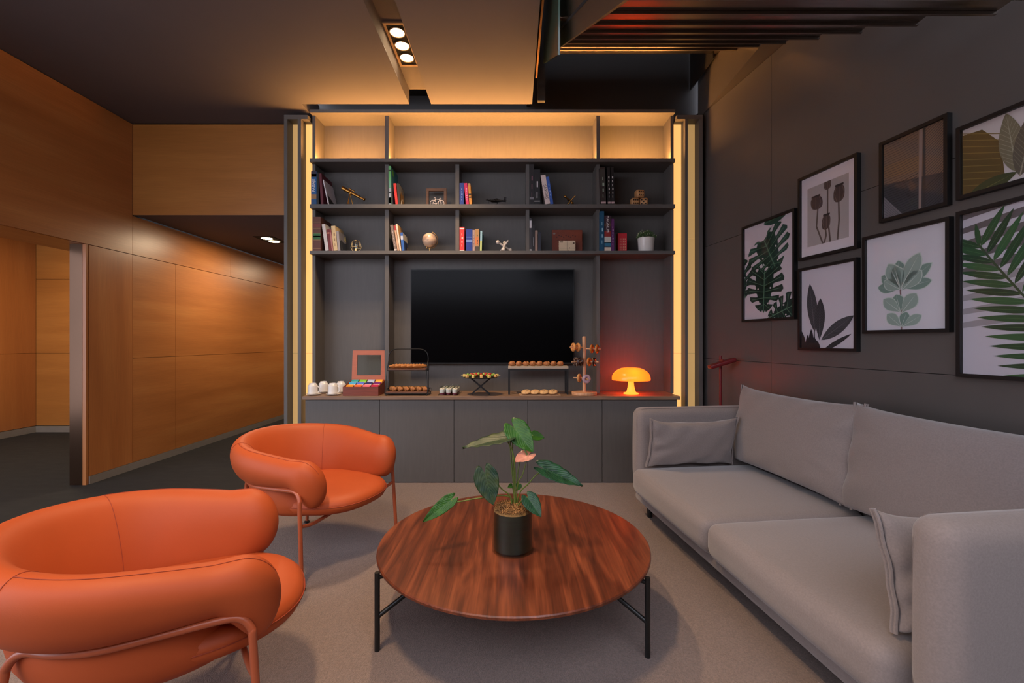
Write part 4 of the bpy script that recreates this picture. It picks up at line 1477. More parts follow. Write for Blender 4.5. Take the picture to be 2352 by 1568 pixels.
# --- upper row
book(714.5, 727, 393, R1, 'blue landscape book lettered PAISAJE at the far left of the upper shelf', (28, 92, 148), bands=((.82, 1, (40, 34, 58)), (.84, .92, (120, 84, 96)), (.16, .30, (150, 112, 70)), (0, .14, (24, 74, 120))), text='PAISAJE', tsize=.52, tpos=.57, tdir=1, depth=.235, Y=4.0)
book(727.6, 732, 396, R1, 'black book between the PAISAJE book and the maroon one', (14, 13, 15), depth=.22, lean=0)
book(737, 742.6, 398, R1, 'tall maroon book leaning left beside the telescope', (94, 24, 36), lean=3.5, depth=.225)
book(753, 755.4, 413, R1, 'thin white book with a black lower corner, leaning near the telescope', (214, 206, 208), (205, 198, 202), lean=12, depth=.21, art=[([(.05, 0), (1, 0), (.95, .05), (.06, .42)], (30, 28, 26))])
book(893.5, 899, 381, R1, 'tall green and blue book against the left divider of the upper shelf', (84, 160, 96), (60, 120, 128), lean=.8, depth=.235, bands=((.0, .42, (140, 150, 168)), (.02, .18, (186, 100, 130)), (.44, .62, (92, 150, 130)), (.86, .9, (24, 44, 28)), (.3, .33, (50, 50, 60))), art=[([(0, 0), (1, 0), (.8, .4), (0, .5)], (96, 100, 128)), ([(.15, .82), (.4, .8), (.35, .96), (.15, .97)], (130, 196, 60))])
book(908.5, 914, 421, R1, 'thin bright red book leaning on the tall green book', (206, 44, 40), lean=6, depth=.17)
book(914.6, 919.5, 421, R1, 'dark book with a gold flower cover beside the bicycle frame', (40, 30, 24), (96, 66, 26), lean=4.5, depth=.17, art=[([(0, .55), (1, .5), (1, .98), (0, 1)], (128, 120, 110)), ([(.2, .1), (.8, .2), (.9, .6), (.3, .7)], (150, 104, 40)), ([(.05, 0), (.5, 0), (.3, .3)], (226, 214, 200)), ([(.5, .3), (.7, .28), (.66, .45)], (228, 210, 190))])
book(1055.5, 1065, 420, R1, 'plain blue book standing upright beside the pink one', (22, 58, 140), marks=5, tcol=(120, 150, 205))
book(1070, 1077, 420.5, R1, 'magenta pink book leaning in the upper middle bay', (214, 34, 96), lean=5, marks=6, tcol=(240, 190, 205), depth=.15)
book(1078, 1083.5, 420.8, R1, 'orange book with black patches leaning beside the pink one', (224, 150, 58), lean=4, bands=((.42, .50, (24, 20, 18)), (.30, .36, (36, 30, 26)), (.9, 1, (196, 150, 98))), depth=.15)
book(1216.5, 1226.5, 377, R1, 'tallest black book against the divider, left of the cream book', (22, 20, 24), depth=.23, bands=((.12, .18, (120, 116, 120)),), marks=3, tcol=(110, 70, 82))
book(1227, 1240.5, 389, R1, 'thick black book with white script beside the cream book', (20, 19, 23), depth=.22, bands=((.08, .10, (190, 186, 186)),), marks=2, tcol=(200, 196, 200))
book(1252.8, 1263.8, 403, R1, 'thick cream book lettered SAVORS leaning left', (214, 196, 190), lean=9.5, depth=.2, text='SAVORS', tsize=.62, tpos=.42, tcol=(60, 52, 50))
book(1264.4, 1271.2, 406.5, R1, 'blue book leaning on the cream SAVORS book', (48, 88, 168), lean=9.5, depth=.19, marks=5, tcol=(150, 180, 225))
book(1380, 1392, 384, R1, 'dark brown book first in the right upper bay', (44, 34, 32), lean=1.5, depth=.22, marks=4, tcol=(150, 170, 150), bands=((.5, .95, (60, 58, 54)), (.02, .07, (186, 160, 160))))
book(1396, 1403, 384, R1, 'slim black book with white lettering, middle of three by the dice', (20, 18, 20), lean=1.5, depth=.22, marks=6, bands=((.02, .07, (186, 160, 160)),))
book(1404.4, 1411.6, 384, R1, 'slim black book with white lettering, right of three by the dice', (20, 18, 20), lean=1.5, depth=.22, marks=6, bands=((.02, .07, (186, 160, 160)),))
# --- lower row
book(719.5, 736.5, 498, R2, 'thick brown leather book with a green spine label', (92, 50, 34), depth=.235, bands=((.845, .852, (190, 150, 90)), (.66, .665, (190, 150, 90)), (.69, .80, (110, 44, 34)), (.33, .51, (40, 96, 44)), (.40, .44, (90, 150, 90)), (.315, .322, (200, 160, 96)), (.515, .522, (200, 160, 96)), (.06, .066, (190, 150, 90))), Y=4.0)
book(747.5, 755, 515, R2, 'white book leaning beside the brown leather book', (206, 198, 194), lean=8, depth=.2)
book(755.8, 761.5, 527, R2, 'dark red book leaning in the lower left bay', (112, 34, 28), lean=6.5, depth=.18, bands=((.8, .86, (190, 120, 90)),))
book(762, 765.6, 527, R2, 'thin pink-spined book between the dark red and cream books', (176, 116, 108), lean=6.5, depth=.18, bands=((.86, 1, (140, 40, 40)),))
book(766.4, 775.5, 519, R2, 'cream book leaning in the lower left bay', (214, 186, 138), lean=6, depth=.19, marks=3, tcol=(150, 120, 84))
book(776, 781.5, 531, R2, 'grey book with a dark photo cover next to the gold lantern', (160, 150, 148), (120, 118, 126), lean=5, depth=.17, art=[([(0, 0), (1, 0), (1, .55), (.6, .5), (.3, .62), (0, .5)], (44, 48, 58)), ([(.2, .1), (.3, .1), (.28, .5)], (110, 112, 118)), ([(.7, .66), (1, .62), (1, .95), (.8, .9)], (190, 180, 130))])
book(906, 912, 516.5, R2, 'grey-brown book leaning on the divider beside the globe', (122, 104, 96), lean=9.5, depth=.2, marks=5, tcol=(190, 180, 176), bands=((.0, .06, (206, 196, 190)),))
book(913, 917, 517, R2, 'thin red-topped book beside the grey-brown one', (196, 156, 126), lean=8.5, depth=.19, bands=((.8, 1, (160, 34, 40)),))
book(918, 921.6, 514.5, R2, 'thin white book with a tan cover near the globe', (224, 200, 180), (196, 150, 96), lean=8.5, depth=.19)
book(923, 928.6, 534, R2, 'small blue book with a photo cover near the globe', (40, 92, 170), (40, 66, 120), lean=5, depth=.16, bands=((.6, .82, (190, 196, 210)),), art=[([(0, .62), (1, .58), (1, .98), (0, 1)], (196, 186, 170)), ([(.3, .1), (.7, .1), (.75, .5), (.4, .55)], (24, 26, 34)), ([(.7, 0), (1, 0), (1, .3), (.8, .3)], (176, 140, 120))])
book(1055.5, 1066.4, 521, R2, 'bright red book at the left of the lower middle bay', (212, 48, 46), depth=.19, bands=((.9, .95, (236, 220, 215)), (.0, .03, (236, 220, 215))), marks=4, tcol=(236, 190, 180))
book(1070.4, 1084.8, 526, R2, 'thick blue book with pale lettering in the lower middle bay', (14, 50, 140), depth=.18, bands=((.42, .44, (150, 180, 230)), (.48, .50, (150, 180, 230)), (.62, .64, (120, 150, 210))), lean=0)
book(1085.4, 1090.6, 528, R2, 'slim pink-grey book right of the thick blue one', (176, 146, 138), depth=.18, marks=8, tcol=(120, 90, 90))
book(1091.2, 1100.4, 526, R2, 'tan book with an orange title in the lower middle bay', (180, 134, 84), depth=.18, bands=((.28, .62, (206, 120, 66)), (.0, .2, (70, 58, 46))), marks=5, tcol=(60, 46, 36))
book(1102, 1106.5, 530, R2, 'teal book with a black tree on its cover', (150, 190, 204), (44, 128, 140), lean=-1.5, depth=.2, bands=((0, .5, (196, 206, 120)),), art=[([(0, 0), (1, 0), (1, .4), (0, .5)], (24, 84, 92)), ([(.45, .25), (.52, .25), (.5, .65), (.47, .65)], (16, 20, 26)), ([(.35, .62), (.5, .58), (.66, .64), (.62, .76), (.48, .8), (.36, .74)], (16, 20, 26)), ([(0, 0), (.3, 0), (.1, .3)], (120, 160, 70))])
book(1216.3, 1221, 501, R2, 'slim charcoal book with a white title against the divider', (44, 42, 50), depth=.21, bands=((.70, .93, (196, 194, 200)), (.0, .05, (150, 148, 152))))
book(1221.8, 1228.6, 516, R2, 'black book right of the slim charcoal one', (18, 18, 24), depth=.2, marks=1, tcol=(150, 150, 160))
book(1229, 1234.8, 529, R2, 'slim taupe book in the lower right-centre bay', (142, 118, 108), depth=.18)
book(1236, 1242, 533, R2, 'dark navy book nearest the brown wooden board', (30, 34, 50), depth=.18)
book(1378.5, 1387.4, 485, R2, 'tall petrol blue book in the lower right bay', (16, 78, 108), depth=.22, marks=4, tcol=(150, 190, 205))
book(1388.2, 1403.5, 495, R2, 'thick colourful book lettered MAGNUM', (56, 32, 44), depth=.22, bands=((.40, .56, (140, 40, 36)), (.22, .40, (196, 196, 186)), (.12, .24, (44, 110, 140)), (.0, .10, (214, 200, 180)), (.7, .78, (84, 56, 44))), text='MAGNUM', tsize=.42, tpos=.76)
book(1404.2, 1410.6, 502.6, R2, 'purple book right of the MAGNUM book', (92, 36, 96), depth=.2, marks=7, tcol=(190, 160, 196))
book(1411, 1414.6, 533.5, R2, 'low dark book between the purple book and the red box', (30, 28, 34), depth=.17)
rb = thing('red_box', 'small red box printed with pale characters beside the potted plant', 'box', (bx(1429.5, 4.04), 4.04, SH[3][1] + .0006))
m = MB(); m.box((-.040, 0, 0), (.040, .06, .163)); m.build('carton', mat('red_carton', (196, 40, 52), 0.5, noise=0.04, scale=30), rb, bevel=.001)
m = MB()
for i in range(4):
    for j in range(5):
        m.ccol = lin((222, 180, 150)); u, v = -.024 + i * .0145, .012 + j * .023
        m.box((u, -.0007, v), (u + .010, -.0001, v + .003)); m.box((u + .004, -.0007, v + .004), (u + .0065, -.0001, v + .014)); m.box((u, -.0007, v + .009), (u + .010, -.0001, v + .0115))
tag(m.build('lettering', attr_mat('spine_ink', 0.5), rb), kind='stuff')

# ================================================================== SHELF ORNAMENTS
Z1, Z2 = SH[2][1] + .0004, SH[3][1] + .0004
YO = 4.09
# telescope
te = thing('telescope', 'small aged brass telescope on a tripod base', 'telescope', (bx(803, YO), YO, Z1))
m = MB(); m.lathe([(.003, 0), (.05, 0), (.05, .008), (.04, .014), (.032, .022), (.003, .024)], 24); m.build('base', M_BRASS, te, smooth=True, angle=30)
for a in (0.3, 2.4, 4.5):
    q = MB(); q.rod((.028 * math.cos(a), .028 * math.sin(a), .02), (.004 * math.cos(a), .004 * math.sin(a), .115), .0035); q.build('leg', M_BRASS, te, smooth=True)
A, B = Vector((-.066, 0, .172)), Vector((.136, 0, .066))
d = (B - A)
def along(q): return A + d * q
for nm, q0, q1, r in (('objective_tube', 0, .36, .0165), ('main_tube', .36, .78, .0125), ('draw_tube', .78, 1.0, .009)):
    q = MB(); q.rod(along(q0), along(q1), r, n=16); q.build(nm, M_BRASS, te, smooth=True, angle=40)
q = MB(); q.rod(along(.97), along(1.0), .014, n=16); q.build('eyepiece', M_BRASS, te, smooth=True, angle=40)
q = MB(); q.rod(along(.30) + Vector((0, 0, .028)), along(.55) + Vector((0, 0, .026)), .006, n=12); q.build('finder', M_BRASS, te, smooth=True)
q = MB(); q.sphere((.006, 0, .118), .013, 12, 8); q.build('pivot', M_BRASS, te, smooth=True)
# wooden frame + bicycle
M_DWOOD = wood('dark_brown_frame_wood', (84, 50, 30), (100, 62, 38), (116, 74, 46), 0.5, axis=0, scale=4)
fr = thing('photo_frame', 'empty brown wooden photo frame standing behind the white bicycle', 'photo frame', (bx(1002, 4.14), 4.14, Z1))
m = MB(); m.box((-.093, 0, 0), (-.069, .02, .186)); m.build('frame_side', M_DWOOD, fr); m = MB(); m.box((.069, 0, 0), (.093, .02, .186)); m.build('frame_side', M_DWOOD, fr)
m = MB(); m.box((-.069, 0, .162), (.069, .02, .186)); m.build('frame_top', M_DWOOD, fr); m = MB(); m.box((-.069, 0, 0), (.069, .02, .024)); m.build('frame_bottom', M_DWOOD, fr)
M_PINKW = mat('white_painted_metal', (226, 208, 200), 0.5, noise=0.03, scale=20)
bi = thing('bicycle_figure', 'small white model bicycle in front of the wooden frame', 'ornament', (bx(1004, 4.07), 4.07, Z1))
WR = .0265
for x in (-.036, .036):
    q = MB(); q.torus((x, 0, WR + .0025), WR, .0024, 28, 8, 'y'); w_ = q.build('wheel', M_PINKW, bi, smooth=True)
    for k in range(4):
        a = k * PI / 4
        q = MB(); q.rod((x - WR * math.cos(a), 0, WR + .0025 - WR * math.sin(a)), (x + WR * math.cos(a), 0, WR + .0025 + WR * math.sin(a)), .0007, n=5); q.build('spoke', M_PINKW, w_)
m = MB(); ax_ = WR + .0025
for a, b in (((-.036, ax_), (-.006, .022)), ((-.036, ax_), (-.016, .066)), ((-.006, .022), (-.019, .074)), ((-.006, .022), (.026, .060)), ((-.016, .066), (.026, .060)), ((.024, .066), (.036, ax_))):
    m.rod((a[0], 0, a[1]), (b[0], 0, b[1]), .0021, n=8)
m.build('bike_frame', M_PINKW, bi, smooth=True)
m = MB(); m.sphere((-.021, 0, .077), (.011, .006, .003), 12, 6); m.build('saddle', M_PINKW, bi, smooth=True)
m = MB(); m.tube([(.023, 0, .064), (.022, 0, .071), (.03, 0, .074), (.037, 0, .070), (.034, 0, .065)], .0021, 8); m.build('handlebar', M_PINKW, bi, smooth=True)
# aeroplane
M_PLANE = mat('blackened_metal', (34, 31, 32), 0.45, 0.5, noise=0.2, scale=30)
ap = thing('aeroplane_model', 'small black model propeller aeroplane on a stand', 'ornament', (bx(1142, YO), YO, Z1))
m = MB(); m.box((-.018, -.018, 0), (.012, .018, .006)); m.rod((-.006, 0, .005), (.004, 0, .052), .004); m.build('stand', M_PLANE, ap)
def pw(x, y, z):                 # plane frame: nose to -x, pitched and banked
    return tuple(Vector((0, 0, .056)) + Matrix.Rotation(math.radians(-38), 3, 'Z') @ (Matrix.Rotation(math.radians(10), 3, 'Y') @ (Matrix.Rotation(math.radians(10), 3, 'X') @ Vector((x, y, z)))))
m = MB(); m.loft([[pw(x, r * math.cos(a), r * math.sin(a)) for a in [k * PI / 6 for k in range(12)]] for x, r in ((-.075, .003), (-.07, .011), (-.04, .014), (.0, .014), (.05, .008), (.105, .003))]); m.build('fuselage', M_PLANE, ap, smooth=True)
m = MB(); m.loft([[pw(x, y, z) for x, z in ((c - w_, .0), (c, .004), (c + w_, .0), (c, -.003))] for y, c, w_ in ((-.135, -.012, .008), (-.06, -.018, .019), (0, -.02, .022), (.06, -.018, .019), (.135, -.012, .008))]); m.build('wing', M_PLANE, ap)
m = MB(); m.loft([[pw(x, y, z) for x, z in ((c - w_, .0), (c, .002), (c + w_, .0), (c, -.002))] for y, c, w_ in ((-.05, .098, .004), (0, .092, .012), (.05, .098, .004))]); m.build('tailplane', M_PLANE, ap)
m = MB(); m.loft([[pw(x, y, z) for x, y in ((.082, 0), (.095, .0015), (.108, 0), (.095, -.0015))] for z in (0, .018, .03)]); m.build('tail_fin', M_PLANE, ap)
m = MB(); m.sphere(pw(-.01, 0, .013), (.018, .01, .009), 12, 8); m.build('cockpit', M_PLANE, ap, smooth=True)
for y in (-.05, .05):
    q = MB(); q.loft([[pw(x, y + r * math.cos(a), r * math.sin(a)) for a in [k * PI / 5 for k in range(10)]] for x, r in ((-.055, .003), (-.05, .008), (-.02, .009), (.02, .003))]); e_ = q.build('engine', M_PLANE, ap, smooth=True)
    for k in range(3):
        a = k * 2.094 + .5
        q = MB(); q.tube([pw(-.056, y, 0), pw(-.056, y + .026 * math.cos(a), .026 * math.sin(a))], [.002, .003], 5); q.build('propeller_blade', M_PLANE, e_)
# jacks
def jack(name, label, loc, R, r_rod, r_ball, mt, rot):
    t = thing(name, label, 'ornament', loc)
    M = Matrix.Rotation(rot[2], 3, 'Z') @ Matrix.Rotation(rot[1], 3, 'Y') @ Matrix.Rotation(rot[0], 3, 'X')
    ends = []
    for ax in range(3):
        for s_ in (-1, 1):
            v = Vector((0, 0, 0)); v[ax] = s_ * R
            ends.append((M @ v, ax, s_))
    low = min(e[0].z - (r_ball if not (e[1] == 2) else r_rod) for e in ends)
    for e, ax, s_ in ends:
        c = Vector((0, 0, -low))
        q = MB(); q.tube([c, c + e], [r_rod, r_rod * (.75 if ax != 2 else .7)], 10); q.build('arm', mt, t, smooth=True)
        if ax != 2:
            q = MB(); q.sphere(c + e, r_ball, 16, 10); q.build('ball', mt, t, smooth=True)
    return t
M_BONE = mat('matt_white_resin', (222, 208, 196), 0.55, noise=0.03, scale=20)
jack('jack_ornament', 'brass jack ornament with ball ends on the upper shelf', (bx(1310, YO), YO, Z1), .066, .006, .0125, M_BRASS, (.6, .55, .5))
jack('jack_ornament', 'white jack ornament with round ball ends on the lower shelf', (bx(1158, YO), YO, Z2), .068, .0095, .0175, M_BONE, (.75, .5, .35))
# dice
M_DIE = wood('pale_die_wood', (176, 124, 76), (192, 140, 90), (204, 154, 102), 0.5, axis=0, scale=5)
def die(x, z, rz, ry, pips, label):
    t = thing('wooden_die', label, 'die', (bx(x, 4.08), 4.08, z), rz, 'stacked wooden dice')
    Rm = Matrix.Translation((0, 0, .037)) @ Matrix.Rotation(ry, 4, 'Y')
    q = MB(); rounded_box(q, (0, 0, 0), (.0368, .0368, .0368), .018, 5, M=Rm); q.build('cube', M_DIE, t, smooth=True, angle=0)
    for u, v in pips:
        q = MB(); q.lathe([(.0004, -.0373), (.0062, -.0370), (.0062, -.036), (.0004, -.036)], 14, (u, 0, v), 'y'); q.xf(Rm); q.build('pip', M_GAP, t, smooth=True)
p6 = [(u, v) for v in (-.0145, .0145) for u in (-.018, 0, .018)]
p5 = [(-.017, -.017), (.017, -.017), (0, 0), (-.017, .017), (.017, .017)]
die(1457.5, Z1, .05, 0, p6, 'pale wooden die at the lower left of the little stack')
die(1478.8, Z1, -.30, 0, p5, 'pale wooden die at the lower right, showing five pips')
die(1468.5, Z1 + .0745, .18, 0, p6, 'pale wooden die on top of the stack, showing six pips')
# lantern
ln = thing('wire_lantern', 'small geometric gold wire lantern on the lower shelf', 'lantern', (bx(818, 4.07), 4.07, Z2))
LV = [(.026, .003), (.047, .042), (.034, .096), (.018, .104)]
for k in range(6):
    a = k * PI / 3
    q = MB(); q.tube([(r * math.cos(a), r * math.sin(a), z) for r, z in LV], .0016, 6); q.build('rib', M_GOLD, ln, smooth=True)
for r, z in (LV[0], LV[1], LV[2], LV[3]):
    q = MB(); q.tube([(r * math.cos(k * PI / 3), r * math.sin(k * PI / 3), z) for k in range(6)], .0016, 6, closed=True); q.build('ring', M_GOLD, ln, smooth=True)
q = MB(); q.lathe([(.002, .002), (.026, .002), (.026, .006), (.016, .008), (.016, .028), (.002, .028)], 20); q.build('candle_cup', M_GOLD, ln, smooth=True, angle=30)
q = MB(); q.lathe([(.015, .028), (.016, .07), (.0155, .07), (.0145, .028)], 20); q.build('glass_tube', M_VASE, ln, smooth=True)
# globe
gb = thing('desk_globe', 'small antique-toned desk globe on a gold stand', 'globe', (bx(986.5, YO), YO, Z2))
mgl, nt, b_ = nodes_of('antique_globe')
tc_ = nt.nodes.new('ShaderNodeTexCoord'); nz = nt.nodes.new('ShaderNodeTexNoise'); nz.inputs['Scale'].default_value = 16; nz.inputs['Detail'].default_value = 6
cr = nt.nodes.new('ShaderNodeValToRGB'); cr.color_ramp.elements[0].position = .47; cr.color_ramp.elements[0].color = lin((206, 176, 150)); cr.color_ramp.elements[1].position = .56; cr.color_ramp.elements[1].color = lin((160, 132, 116))
nt.links.new(tc_.outputs['Object'], nz.inputs['Vector']); nt.links.new(nz.outputs['Fac'], cr.inputs[0]); nt.links.new(cr.outputs[0], b_.inputs['Base Color']); b_.inputs['Roughness'].default_value = .35
GC, GR = (0, 0, .112), .064
m = MB(); m.sphere(GC, GR, 36, 22); m.build('sphere', mgl, gb, smooth=True)
m = MB(); m.tube([(GC[0] + .074 * math.cos(a), 0, GC[2] + .074 * math.sin(a)) for a in [math.radians(68 - k * 9) for k in range(21)]], .0032, 8); m.build('meridian_arc', M_GOLD, gb, smooth=True)
for s_ in (1, -1):
    a = math.radians(68)
    q = MB(); q.rod((.062 * s_ * math.cos(a), 0, GC[2] + .062 * s_ * math.sin(a)), (.080 * s_ * math.cos(a), 0, GC[2] + .080 * s_ * math.sin(a)), .005); q.build('axis_knob', M_GOLD, gb, smooth=True)
m = MB(); m.lathe([(.002, 0), (.042, 0), (.042, .005), (.006, .010), (.005, .037), (.002, .038)], 24); m.build('stand', M_GOLD, gb, smooth=True, angle=30)
# brown board and stamp plaque
M_LEATHER = mat('reddish_brown_board', (128, 56, 30), 0.5, noise=0.12, scale=14)
bo = thing('wooden_board', 'reddish brown square board leaning at the back of the shelf', 'board', (bx(1302.5, 4.16), 4.16, Z2))
m = MB(); m.box((-.139, 0, 0), (.139, .012, .222)); m.build('panel', M_LEATHER, bo, bevel=.002)
m = MB(); m.ccol = lin((84, 34, 22))
for k in range(9):
    m.box((-.10 + k * .021, -.0006, .150 + .008 * ((k * 5) % 3)), (-.088 + k * .021, -.0001, .160 + .008 * ((k * 5) % 3)))
    m.box((-.105 + k * .012, -.0006, .118 + .004 * (k % 3)), (-.097 + k * .012, -.0001, .124 + .004 * (k % 3)))
m.ccol = lin((140, 120, 110)); m.prism([(-.118 + .012 * math.cos(a), .188 + .009 * math.sin(a)) for a in [k * PI / 8 for k in range(16)]], -.0006, -.0001)
tag(m.build('burnt_marks', attr_mat('spine_ink', .5), bo), kind='stuff')
sp_ = thing('stamp_plaque', 'cream wooden postage-stamp plaque in front of the brown board', 'plaque', (bx(1302.5, 4.10), 4.10, Z2))
poly = []
W_, H_, n1, n2 = .150, .112, 11, 8
def scal(p, q_, n):
    out = []
    for i in range(n):
        for t_, k in ((0, 1), (.28, 1), (.36, 0), (.64, 0), (.72, 1)):
            u = (i + t_) / n
            x, y = p[0] + (q_[0] - p[0]) * u, p[1] + (q_[1] - p[1]) * u
            nx, ny = (q_[1] - p[1]), -(q_[0] - p[0])
            l_ = math.hypot(nx, ny)
            out.append((x - nx / l_ * (0 if k else .004), y - ny / l_ * (0 if k else .004)))
    return out
cn = [(-W_ / 2, 0), (W_ / 2, 0), (W_ / 2, H_), (-W_ / 2, H_)]
for i, n in enumerate((n1, n2, n1, n2)):
    poly += scal(cn[i], cn[(i + 1) % 4], n)
m = MB(); m.prism(poly, 0, .008); m.build('plaque_body', mat('cream_plywood', (222, 194, 160), .6, noise=.05, scale=20), sp_)
m = MB(); m.ccol = lin((90, 62, 44))
m.box((-.002, -.0006, .008), (0, -.0001, .104)); m.box((-.068, -.0006, .042), (.068, -.0001, .044)); m.box((-.066, -.0006, .094), (-.036, -.0001, .103))
m.prism([(.01, .01), (.014, .012), (.026, .05), (.023, .05)], -.0006, -.0001); m.prism([(.060 + .008 * math.cos(a), .088 + .008 * math.sin(a)) for a in [k * PI / 6 for k in range(12)]], -.0006, -.0001)
tag(m.build('ink_lines', attr_mat('spine_ink', .5), sp_), kind='stuff')
# small potted plant
pp_ = thing('small_pot', 'white ceramic pot holding a small bushy plant on the lower shelf', 'pot', (bx(1484, 4.09), 4.09, Z2))
m = MB(); m.lathe([(.002, 0), (.064, 0), (.067, .004), (.0745, .128), (.072, .130), (.070, .128), (.068, .112), (.002, .112)], 40); m.build('pot', M_WHITE, pp_, smooth=True, angle=40)
bu = thing('small_shrub', 'small bushy artificial plant with white-tipped green leaves', 'plant', (bx(1484, 4.09), 4.09, Z2 + .113))
m = MB(); m2 = MB()
for k in range(420):
    th, ph = random.random() * 6.283, math.acos(1 - random.random() * 1.0)
    r = .074 * (.55 + .45 * random.random())
    p = Vector((r * 1.12 * math.sin(ph) * math.cos(th), r * 1.0 * math.sin(ph) * math.sin(th), .012 + r * .95 * math.cos(ph)))
    d = (p.normalized() + Vector((random.uniform(-.5, .5), random.uniform(-.5, .5), random.uniform(-.2, .6)))).normalized() * random.uniform(.010, .017)
    s_ = d.cross(Vector((random.random(), random.random(), random.random()))).normalized() * .0042
    n_ = d.cross(s_).normalized() * .0012
    m.add([p, p + d * .5 + s_ + n_, p + d, p + d * .5 - s_ + n_, p + d * .5 - n_], [(0, 1, 4), (1, 2, 4), (2, 3, 4), (3, 0, 4)])
    if k % 4 == 0:
        m2.sphere(p + d, .0026, 6, 4)
tag(m.build('foliage', mat('small_shrub_leaf', (74, 104, 52), .5, noise=.35, scale=60), bu), kind='stuff')
tag(m2.build('blossom', mat('pale_bud', (214, 214, 180), .6, noise=.05, scale=50), bu), kind='stuff')
m = MB(); m.lathe([(.002, .0005), (.062, .0005), (.05, .02), (.002, .03)], 20); m.build('root_ball', mat('dark_soil', (44, 40, 30), .9, noise=.3, scale=60), bu)

# ================================================================== ON THE COUNTER
ZT = CT + .0006
def counter(x, Y):
    return (bx(x, Y), Y, ZT)
# --- mugs upside down on saucers
MUGS = [(718.5, 3.905, 'white mug upside down on a saucer, front left of the four'), (764.5, 3.905, 'white mug upside down on a saucer, front right of the four beside the tea box'),
        (741.5, 4.075, 'white mug upside down on a saucer, back left of the four'), (783, 4.075, 'white mug upside down on a saucer, back right of the four')]
for i, (x, Y, lb) in enumerate(MUGS):
    X = max(bx(x, Y), -1.704 if i == 2 else -9)
    s_ = thing('saucer', lb.replace('mug upside down on a saucer', 'saucer under an upturned mug'), 'saucer', (X + .008, Y, ZT), 0, 'saucers on the counter')
    q = MB(); q.lathe([(.002, .002), (.028, 0), (.040, .002), (.058, .009), (.063, .012), (.063, .0135), (.056, .0115), (.038, .006), (.002, .005)], 36); q.build('plate', M_WHITE, s_, smooth=True, angle=50)
    t = thing('mug', lb, 'mug', (X, Y, ZT + .0135), 0, 'upturned white mugs on the counter')
    q = MB(); q.lathe([(.0415, .0), (.0405, .06), (.038, .073), (.029, .079), (.028, .0825), (.0285, .089), (.0265, .0895), (.025, .083), (.002, .082), (.002, .076), (.035, .070), (.0375, .058), (.0385, .0)], 36); q.build('cup', M_WHITE, t, smooth=True, angle=50)
    q = MB(); q.tube(smooth_path([(.034, 0, .062), (.052, 0, .054), (.060, 0, .036), (.054, 0, .016), (.038, 0, .008)], 6), .0046, 10); q.build('handle', M_WHITE, t, smooth=True)
# --- tea box
M_BOX = wood('red_brown_box_wood', (112, 46, 26), (130, 56, 32), (146, 66, 38), .4, axis=0, scale=2.5)
tx = thing('tea_box', 'open red-brown wooden tea box with a raised frame lid', 'box', (bx(828.5, 3.85), 3.845, ZT))
bw, bd = .150, .215
q = MB(); q.box((-bw, 0, 0), (bw, .008, .077)); q.build('front', M_BOX, tx)
q = MB(); q.box((-bw, bd - .008, 0), (bw, bd, .118)); q.build('back', M_BOX, tx)
for s_ in (-1, 1):
    q = MB(); x0 = s_ * bw; q.prism([(.008, 0), (bd - .008, 0), (bd - .008, .118), (.008, .077)], min(x0, x0 - s_ * .008), max(x0, x0 - s_ * .008), 'x'); q.build('side', M_BOX, tx)
q = MB(); q.box((-bw + .008, .008, 0), (bw - .008, bd - .008, .006)); q.build('floor', M_BOX, tx)
for k in (1, 2, 3):
    x = -bw + .008 + (2 * bw - .016) * k / 4
    q = MB(); q.prism([(.0085, .0065), (bd - .0085, .0065), (bd - .0085, .114), (.0085, .073)], x - .0015, x + .0015, 'x'); q.build('partition', M_BOX, tx)
ld_ = empty('lid', (0, bd - .004, .119), 0, tx)
ld_.rotation_euler = (math.radians(-6), 0, 0)
LW, LHt = bw, .262
for nm, a, b in (('lid_rail', (-LW, 0, 0), (LW, .014, .04)), ('lid_rail', (-LW, 0, LHt - .04), (LW, .014, LHt)), ('lid_stile', (-LW, 0, .04), (-LW + .042, .014, LHt - .04)), ('lid_stile', (LW - .042, 0, .04), (LW, .014, LHt - .04))):
    q = MB(); q.box(a, b); q.build(nm, mat('lid_wood', (178, 92, 54), .4, noise=.08, scale=8, stretch=(1, 8, 8)), ld_)
q = MB(); q.box((-LW + .042, .006, .04), (LW - .042, .008, LHt - .04)); q.build('lid_glass', M_VASE, ld_)
TEA = [[((232, 150, 40), 'amber'), ((234, 110, 50), 'orange'), ((238, 110, 130), 'pink'), ((190, 20, 70), 'crimson')],
       [((70, 170, 220), 'sky blue'), ((90, 120, 220), 'periwinkle blue'), ((40, 44, 110), 'navy'), ((110, 30, 110), 'purple')],
       [((40, 160, 160), 'teal'), ((120, 200, 60), 'lime green'), ((170, 190, 220), 'pale blue'), ((236, 170, 50), 'golden yellow')]]
for r in range(3):
    for c in range(4):
        col, nm = TEA[r][c]
        x = -bw + .008 + (2 * bw - .016) * (c + .5) / 4
        y = .040 + r * .064
        z = .070 + r * .0165
        t = thing('tea_sachet', '%s tea sachet in the %s row of the open tea box' % (nm, ('front', 'middle', 'back')[r]), 'tea sachet', (tx.location.x + x, tx.location.y + y, ZT + z), 0, 'tea sachets in the wooden box')
        q = MB()
        Mx = Matrix.Rotation(math.radians(30), 4, 'X')
        q.cbox((0, 0, 0), (.060, .052, .018)); q.xf(Mx); q.build('packet', mat('tea_' + nm.replace(' ', '_'), col, .5, noise=.12, scale=60), t, bevel=.002)
        q = MB(); q.cbox((0, -.017, .0094), (.056, .014, .0006)); q.xf(Mx); q.build('packet_label', mat('tea_label', (230, 210, 200), .6, noise=.05, scale=50), t)
